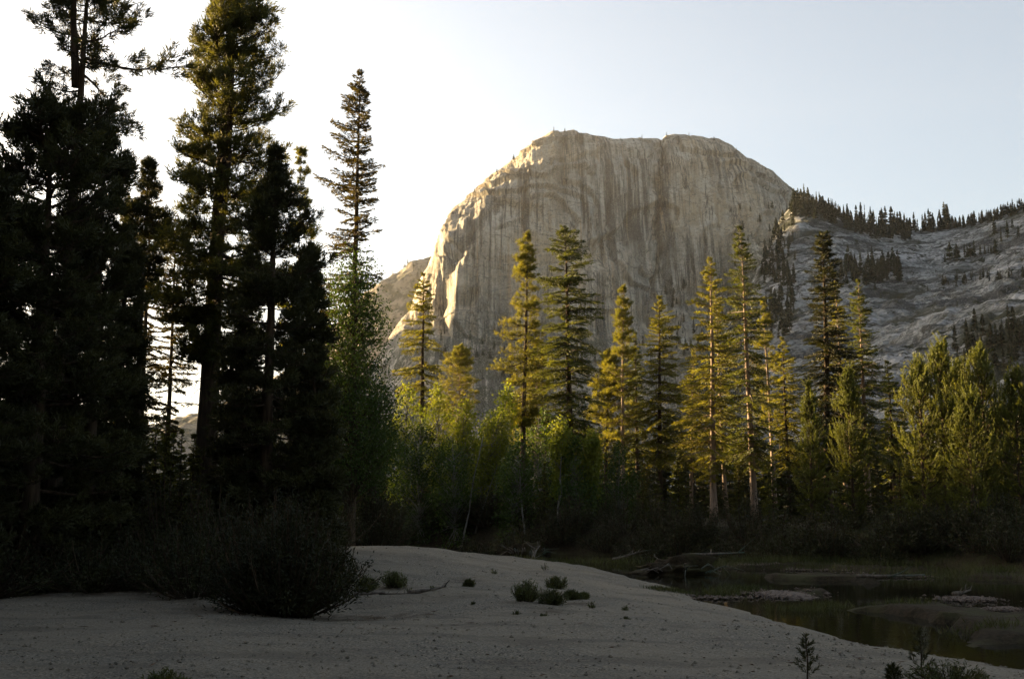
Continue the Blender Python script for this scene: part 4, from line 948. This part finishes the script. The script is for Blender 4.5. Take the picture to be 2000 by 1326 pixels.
for px, py, w, h, lab, s in [(1027, 1174, .25, .46, 'larger round green bush standing alone on the gravel', 1), (1078, 1186, .26, .32, 'low round dark bush nearest in the group on the gravel', 2),
        (1088, 1152, .27, .34, 'loose topped bush at the back of the group on the gravel', 3), (1117, 1170, .15, .20, 'small bush right of the low round dark bush', 4), (1141, 1169, .10, .14, 'smallest bush at the right end of the group', 5),
        (915, 1140, .10, .20, 'small tufted plant alone on the pale sand crest', 6), (712, 1150, .22, .36, 'small bush at the foot of the pale sand slope', 7), (768, 1152, .28, .40, 'feathery bush below the pale sand slope', 8)]:
    q = on_level(px, py, gh(*on_level(px, py)[:2]))
    shrub('round_bush', lab, 'bush', q[0], q[1] + w, w, h, 60, 34, 0.075, 0.016, LEAF_BUSH, 'bushes on the gravel bar', seed=60 + s, fan=1.2, shape=0.6, rag=0.3)
for px, py, h, lab in [(1155, 1186, .16, 'sprig with pale leaves right of the bush group'), (1222, 1190, .11, 'tiny dark plant alone on the open gravel'), (1062, 1200, .10, 'thin sprig in front of the low round bush'), (1008, 1200, .09, 'pale dry sprig in front of the larger round bush'),
        (1224, 1205, .08, 'tiny sprig below the dark plant on open gravel'), (800, 1160, .16, 'weed beside the driftwood snag'), (845, 1120, .14, 'weed on the pale crest left of the tufted plant'), (965, 1112, .16, 'dry weed near the far edge of the sand'), (1065, 1112, .22, 'grassy tuft at the sand edge by the river'), (925, 1180, .08, 'lone seedling on the open sand'), (735, 1100, .12, 'small weed high on the pale sand slope'), (700, 1105, .2, 'leafy weed at the top left of the pale sand slope')]:
    q = on_level(px, py, gh(*on_level(px, py)[:2]))
    shrub('weed', lab, 'plant', q[0], q[1], h * 0.55, h, 9, 9, 0.06, 0.014, LEAF_BUSH, 'weeds on the sand', seed=int(px))
# seedling pines at the lower right
for px, py, h, lab in [(1577, 1330, .52, 'stubby pine seedling at the bottom edge of the gravel'), (1800, 1318, .55, 'dark pine seedling with thin tip at the lower right'), (1745, 1330, .22, 'low dark seedling left of the thin tipped one')]:
    q = on_level(px, py, gh(*on_level(px, py)[:2])); rg = np.random.default_rng(int(px))
    root = thing('pine_seedling', lab, 'seedling', (q[0], q[1], gh(q[0], q[1])), 'pine seedlings on the gravel')
    obj('stem', tube([(0, 0, -0.03), (0.01, 0, h * .5), (0, 0.01, h * 0.97)], [.012, .009, .004], 5), [BARK_DARK], root)
    PP, DD = [], []
    for k in range(15):
        z = h * (0.12 + 0.75 * k / 15); a = k * 2.4; d = np.array((math.cos(a), math.sin(a), 0.8)); d /= np.linalg.norm(d)
        ln = 0.26 * h * (1.1 - k / 18) + 0.04; P_, D_ = shoot(np.array((0, 0, z)), d, ln, rg, 34, .06, .01); PP.append(P_); DD.append(D_)
    P_, D_ = shoot(np.array((0, 0, h * 0.85)), np.array((0, 0, 1.0)), 0.18 * h, rg, 40, .06, .01); PP.append(P_); DD.append(D_)
    PP = np.concatenate(PP); DD = np.concatenate(DD)
    obj('foliage', blades(PP, DD, .065 * rg.uniform(.7, 1.2, len(PP)), .011, rg), [NEEDLE_DARK], root)
q = on_level(320, 1340, gh(*on_level(320, 1340)[:2]))
shrub('round_bush', 'dark tuft cut by the bottom edge at left', 'bush', q[0], q[1], .26, .20, 40, 26, .06, .014, LEAF_BUSH, seed=91)
q = on_level(1850, 1335, gh(*on_level(1850, 1335)[:2]))
shrub('round_bush', 'dark low bush at the bottom right corner', 'bush', q[0], q[1], .5, .28, 60, 30, .06, .014, LEAF_BUSH, seed=92)

# ------------------------------------------------------------------ driftwood, logs, root wads
def snag(name, label, px, py, L, r, az, lift, n, seed, mat=DEAD_WOOD, z=None, cat='driftwood', group=None):
    rg = np.random.default_rng(abs(int(seed)) + 1); q = on_level(px, py, z if z is not None else gh(*on_level(px, py)[:2])); zz = gh(q[0], q[1]) if z is None else z
    root = thing(name, label, cat, (q[0], q[1], zz), group, az); t = np.linspace(0, 1, 8)
    P = np.stack([L * (t - 0.5), 0.06 * L * np.sin(t * 4 + seed), r * 0.7 + lift * L * t ** 1.5], 1)
    obj('trunk', tube(P, r * (1 - 0.65 * t) * (1 + 0.12 * rg.normal(size=8)), 7), [mat], root, True)
    for k in range(n):
        tt = rg.uniform(0.1, 0.98); b = np.array([np.interp(tt, t, P[:, i]) for i in range(3)])
        e = b + L * rg.uniform(.15, .4) * np.array((rg.uniform(.1, .8), rg.normal(0, .6), rg.uniform(0.0, .7)))
        obj('branch', tube(np.stack([b, (b + e) / 2 + rg.normal(0, .02 * L, 3), e]), [r * .4, r * .28, r * .08], 5, 0, False), [mat], root, True)
snag('driftwood_snag', 'dark broken driftwood snag lying on the sand below the bright slope', 835, 1164, 0.9, .05, .3, .12, 5, 3)
snag('driftwood_snag', 'long thin stick lying left of the dark snag', 775, 1166, 0.8, .022, -.1, .02, 3, 4)
snag('driftwood_snag', 'pale stick half hidden by the loose willow', 722, 1164, 0.7, .04, .1, .03, 2, 5)
snag('driftwood_pile', 'pale tangled driftwood on the far river bank', 1225, 1092, 1.6, .06, .5, .2, 9, 6, z=-.5)
snag('driftwood_pile', 'bleached branch sticking out beside the brown root mound', 1295, 1106, 1.3, .05, 2.2, .3, 5, 7, z=-.6)
snag('fallen_log', 'pale log fallen along the far bank right of the root mound', 1400, 1085, 2.4, .07, .1, .04, 4, 8, z=-.2)
snag('fallen_log', 'grey log on the right bank above the gravel bars', 1740, 1128, 2.2, .07, -.05, .02, 3, 9, z=-.35)
snag('fallen_log', 'short pale log lying at the right by the water', 1880, 1160, 1.0, .06, .6, .06, 4, 10, z=-.6)
snag('driftwood_pile', 'twiggy root wad at the river edge of the sand bar', 1045, 1095, 1.6, .08, 1.2, .35, 9, 11, z=-.4)
# leaning dead white stems in the shade
for k, (x0, y0, x1, y1, d, lab) in enumerate([(905, 1050, 944, 850, 68, 'thin white dead stem leaning right, first of the leaning stems'), (930, 1035, 972, 905, 69, 'thin white dead stem leaning right beside the first'), (962, 1000, 976, 908, 70, 'short white stem between leaning stems and golden pine'), (1091, 1000, 1097, 880, 65, 'pale straight stem in the shade under the small bright aspen'), (1026, 1060, 1012, 900, 66, 'grey dead stem with bare twigs under the thin golden pine'), (1158, 1010, 1160, 930, 66, 'faint grey stem under the smallest aspen')]):
    a = at(x0, y0, d); b = at(x1, y1, d + 0.8); rg = np.random.default_rng(k)
    z = gh(a[0], a[1]); a = a + (b - a) / (b[2] - a[2]) * (z - a[2])
    root = thing('dead_stem', lab, 'dead tree', a, 'dead stems on the far bank'); v = b - a; t = np.linspace(0, 1, 7)[:, None]
    obj('trunk', tube(v * t + rg.normal(0, .05, (7, 3)) * t * (1 - t) * 3, np.linspace(.065, .02, 7), 6), [BARK_ASPEN], root, True)
    for j in range(9):
        tt = rg.uniform(.3, .98); c = v * tt
        obj('twig', tube(np.stack([c, c + np.array((rg.normal(0, .5), rg.normal(0, .4), rg.uniform(.1, .6)))]), [.014, .005], 4, 0, False), [BARK_ASPEN], root)
# brown root mound on the far bank
def mound(px, py, rx, ry, h, seed, label):
    q = on_level(px, py, -0.6); rg = np.random.default_rng(abs(int(seed)) + 1); n, m = 40, 14
    th, ph = np.meshgrid(np.linspace(0, 2 * math.pi, n), np.linspace(0, math.pi / 2, m))
    X_, Y_, Z_ = np.cos(th) * np.cos(ph), np.sin(th) * np.cos(ph), np.sin(ph)
    f = 1 + .42 * fbm(X_ * 2 + seed, Y_ * 2, Z_ * 2, 4, seed)
    root = thing('root_mound', label, 'earth mound', (q[0], q[1] + ry, -0.75))
    obj('earth', arrays(np.stack([X_ * rx * f, Y_ * ry * f, Z_ * h * f + 0.02], -1), grid_tris(m, n)), [SOIL], root, True)
    for k in range(16):
        a = rg.uniform(-2.9, -0.2); b = np.array((rx * math.cos(a), ry * math.sin(a), h * rg.uniform(.2, .6)))
        obj('root', tube(np.stack([b * .9, b * 1.12 + np.array((0, 0, .1)), b * rg.uniform(1.1, 1.5) + np.array((rg.normal(0, .3), 0, -h * rg.uniform(-.3, .6)))]), [.035, .022, .008], 5, 0, False), [DEAD_WOOD], root, True)
mound(1335, 1118, 1.6, 1.0, .6, 3, 'brown earth mound with hanging roots at the river bend')
mound(1030, 1082, 1.1, .8, .6, 5, 'small dark mound of earth and roots behind the sand edge')

# reeds and grass along the river: uncountable blades
def grass_patch(name, spots, mat, seed):
    rg = np.random.default_rng(abs(int(seed)) + 1); P, D, Ls = [], [], []
    for px, py, w, dpt, n, h in spots:
        c = on_level(px, py, -0.55)
        x = c[0] + rg.normal(0, w, n); y = c[1] + rg.normal(0, dpt, n); z = np.maximum(ground_h(x, y), RIVER_Z)
        P.append(np.stack([x, y, z], 1)); D.append(np.stack([rg.normal(0, .4, n), rg.normal(0, .4, n), np.ones(n)], 1)); Ls.append(h * rg.uniform(.5, 1.2, n))
    P, D, Ls = np.concatenate(P), np.concatenate(D), np.concatenate(Ls)
    return stuff(obj(name, blades(P, D, Ls, .02, rg), [mat]))
grass_patch('grass', [(1320, 1152, .35, .3, 500, .14), (1290, 1152, .25, .2, 250, .10), (1450, 1142, .5, .8, 500, .2), (1410, 1150, .4, .6, 500, .2), (1500, 1100, 2.2, 1.5, 1500, .45), (1620, 1095, 2.2, 1.5, 1500, .45), (1760, 1105, 2.5, 1.5, 1500, .4), (1900, 1120, 2, 1.5, 1200, .4),
        (1060, 1103, .6, .5, 700, .3), (1560, 1180, .5, .4, 400, .2), (1620, 1175, .3, .3, 300, .22), (1760, 1180, .5, .4, 250, .2), (1930, 1225, .5, .4, 250, .2), (1150, 1095, 2, 1, 900, .4), (820, 1065, 3, 1.5, 1200, .4)], GRASS, 9)
# stones of the river bars
rg = np.random.default_rng(31); PP = []; SS = []
for px, py, w, dpt, n in [(1520, 1158, 1.0, 1.1, 500), (1890, 1168, .9, .8, 260), (1960, 1188, .6, .5, 140), (1400, 1165, .8, .6, 160), (1480, 1108, 1.2, .6, 200), (1740, 1125, 1.6, .5, 220), (1600, 1112, 1.5, .6, 160)]:
    c = on_level(px, py, RIVER_Z + .05); x = c[0] + rg.normal(0, w * .55, n); y = c[1] + rg.normal(0, dpt * .55, n)
    PP.append(np.stack([x, y, np.maximum(ground_h(x, y), RIVER_Z) + .04], 1)); SS.append(.02 + .07 * rg.random(n) ** 3)
PP = np.concatenate(PP); SS = np.concatenate(SS); n = len(PP)
O = np.array([(1, 0, 0), (0, 1, 0), (-1, 0, 0), (0, -1, 0), (0, 0, .7), (0, 0, -.6)], float)
FT = np.array([(0, 1, 4), (1, 2, 4), (2, 3, 4), (3, 0, 4), (1, 0, 5), (2, 1, 5), (3, 2, 5), (0, 3, 5)])
stuff(obj('river_stones', arrays((O[None] * SS[:, None, None] * rg.uniform(.5, 1.4, (n, 6, 3)) + PP[:, None]).reshape(-1, 3), (FT[None] + 6 * np.arange(n)[:, None, None]).reshape(-1, 3)), [GRAVEL]))
# twigs and litter blown over the sand
n = 900; y = 12 + 32 * rg.random(n) ** 1.2; x = rg.uniform(-.48, .45, n) * y
w_ = fbm(x * .4, y * .4, 0, 3, 77); ok = (side(SAND_EDGE, x, y) > .2) & (-side(WOOD_EDGE, x, y) < .5) & (w_ > -.15); x, y = x[ok], y[ok]; n = len(x)
D = np.stack([rg.normal(size=n), rg.normal(size=n), .1 * rg.random(n)], 1)
stuff(obj('twig_litter', blades(np.stack([x, y, ground_h(x, y) + .012], 1), D, .05 + .22 * rg.random(n) ** 3, .016, rg), [LITTER]))
# loose pebbles over the near gravel
rg = np.random.default_rng(12); n = 14000
y = 11 + 34 * rg.random(n) ** 1.5; x = rg.uniform(-.5, .5, n) * y * 0.98
ok = (side(SAND_EDGE, x, y) > 0.3) & (-side(WOOD_EDGE, x, y) < 0); x, y = x[ok], y[ok]; n = len(x)
s = 0.008 + 0.035 * rg.random(n) ** 4; z = ground_h(x, y)
O = np.array([(1, 0, 0), (0, 1, 0), (-1, 0, 0), (0, -1, 0), (0, 0, .7), (0, 0, -.6)], float)
V = (O[None] * s[:, None, None] * rg.uniform(.6, 1.3, (n, 6, 3)) + np.stack([x, y, z], 1)[:, None]).reshape(-1, 3)
FT = np.array([(0, 1, 4), (1, 2, 4), (2, 3, 4), (3, 0, 4), (1, 0, 5), (2, 1, 5), (3, 2, 5), (0, 3, 5)])
stuff(obj('pebbles', arrays(V, (FT[None] + 6 * np.arange(n)[:, None, None]).reshape(-1, 3)), [SAND]))

# ------------------------------------------------------------------ haze: one closed box of thin air round everything
hx0, hx1, hy0, hy1, hz0, hz1 = -1950, 1800, -720, 2520, -14, 470
V = np.array([(x, y, z) for x in (hx0, hx1) for y in (hy0, hy1) for z in (hz0, hz1)], float)
T = [(0, 1, 3), (0, 3, 2), (4, 6, 7), (4, 7, 5), (0, 4, 5), (0, 5, 1), (2, 3, 7), (2, 7, 6), (0, 2, 6), (0, 6, 4), (1, 5, 7), (1, 7, 3)]
hm = bpy.data.materials.new('haze'); hm.use_nodes = True; hn = hm.node_tree.nodes; hn.remove(hn['Principled BSDF'])
pv = hn.new('ShaderNodeVolumePrincipled'); pv.inputs['Color'].default_value = (0.95, 0.93, 0.88, 1); pv.inputs['Density'].default_value = 0.000038; pv.inputs['Anisotropy'].default_value = 0.5
hm.node_tree.links.new(pv.outputs[0], hn['Material Output'].inputs['Volume'])
hz = stuff(obj('haze', arrays(V, T), [hm]))
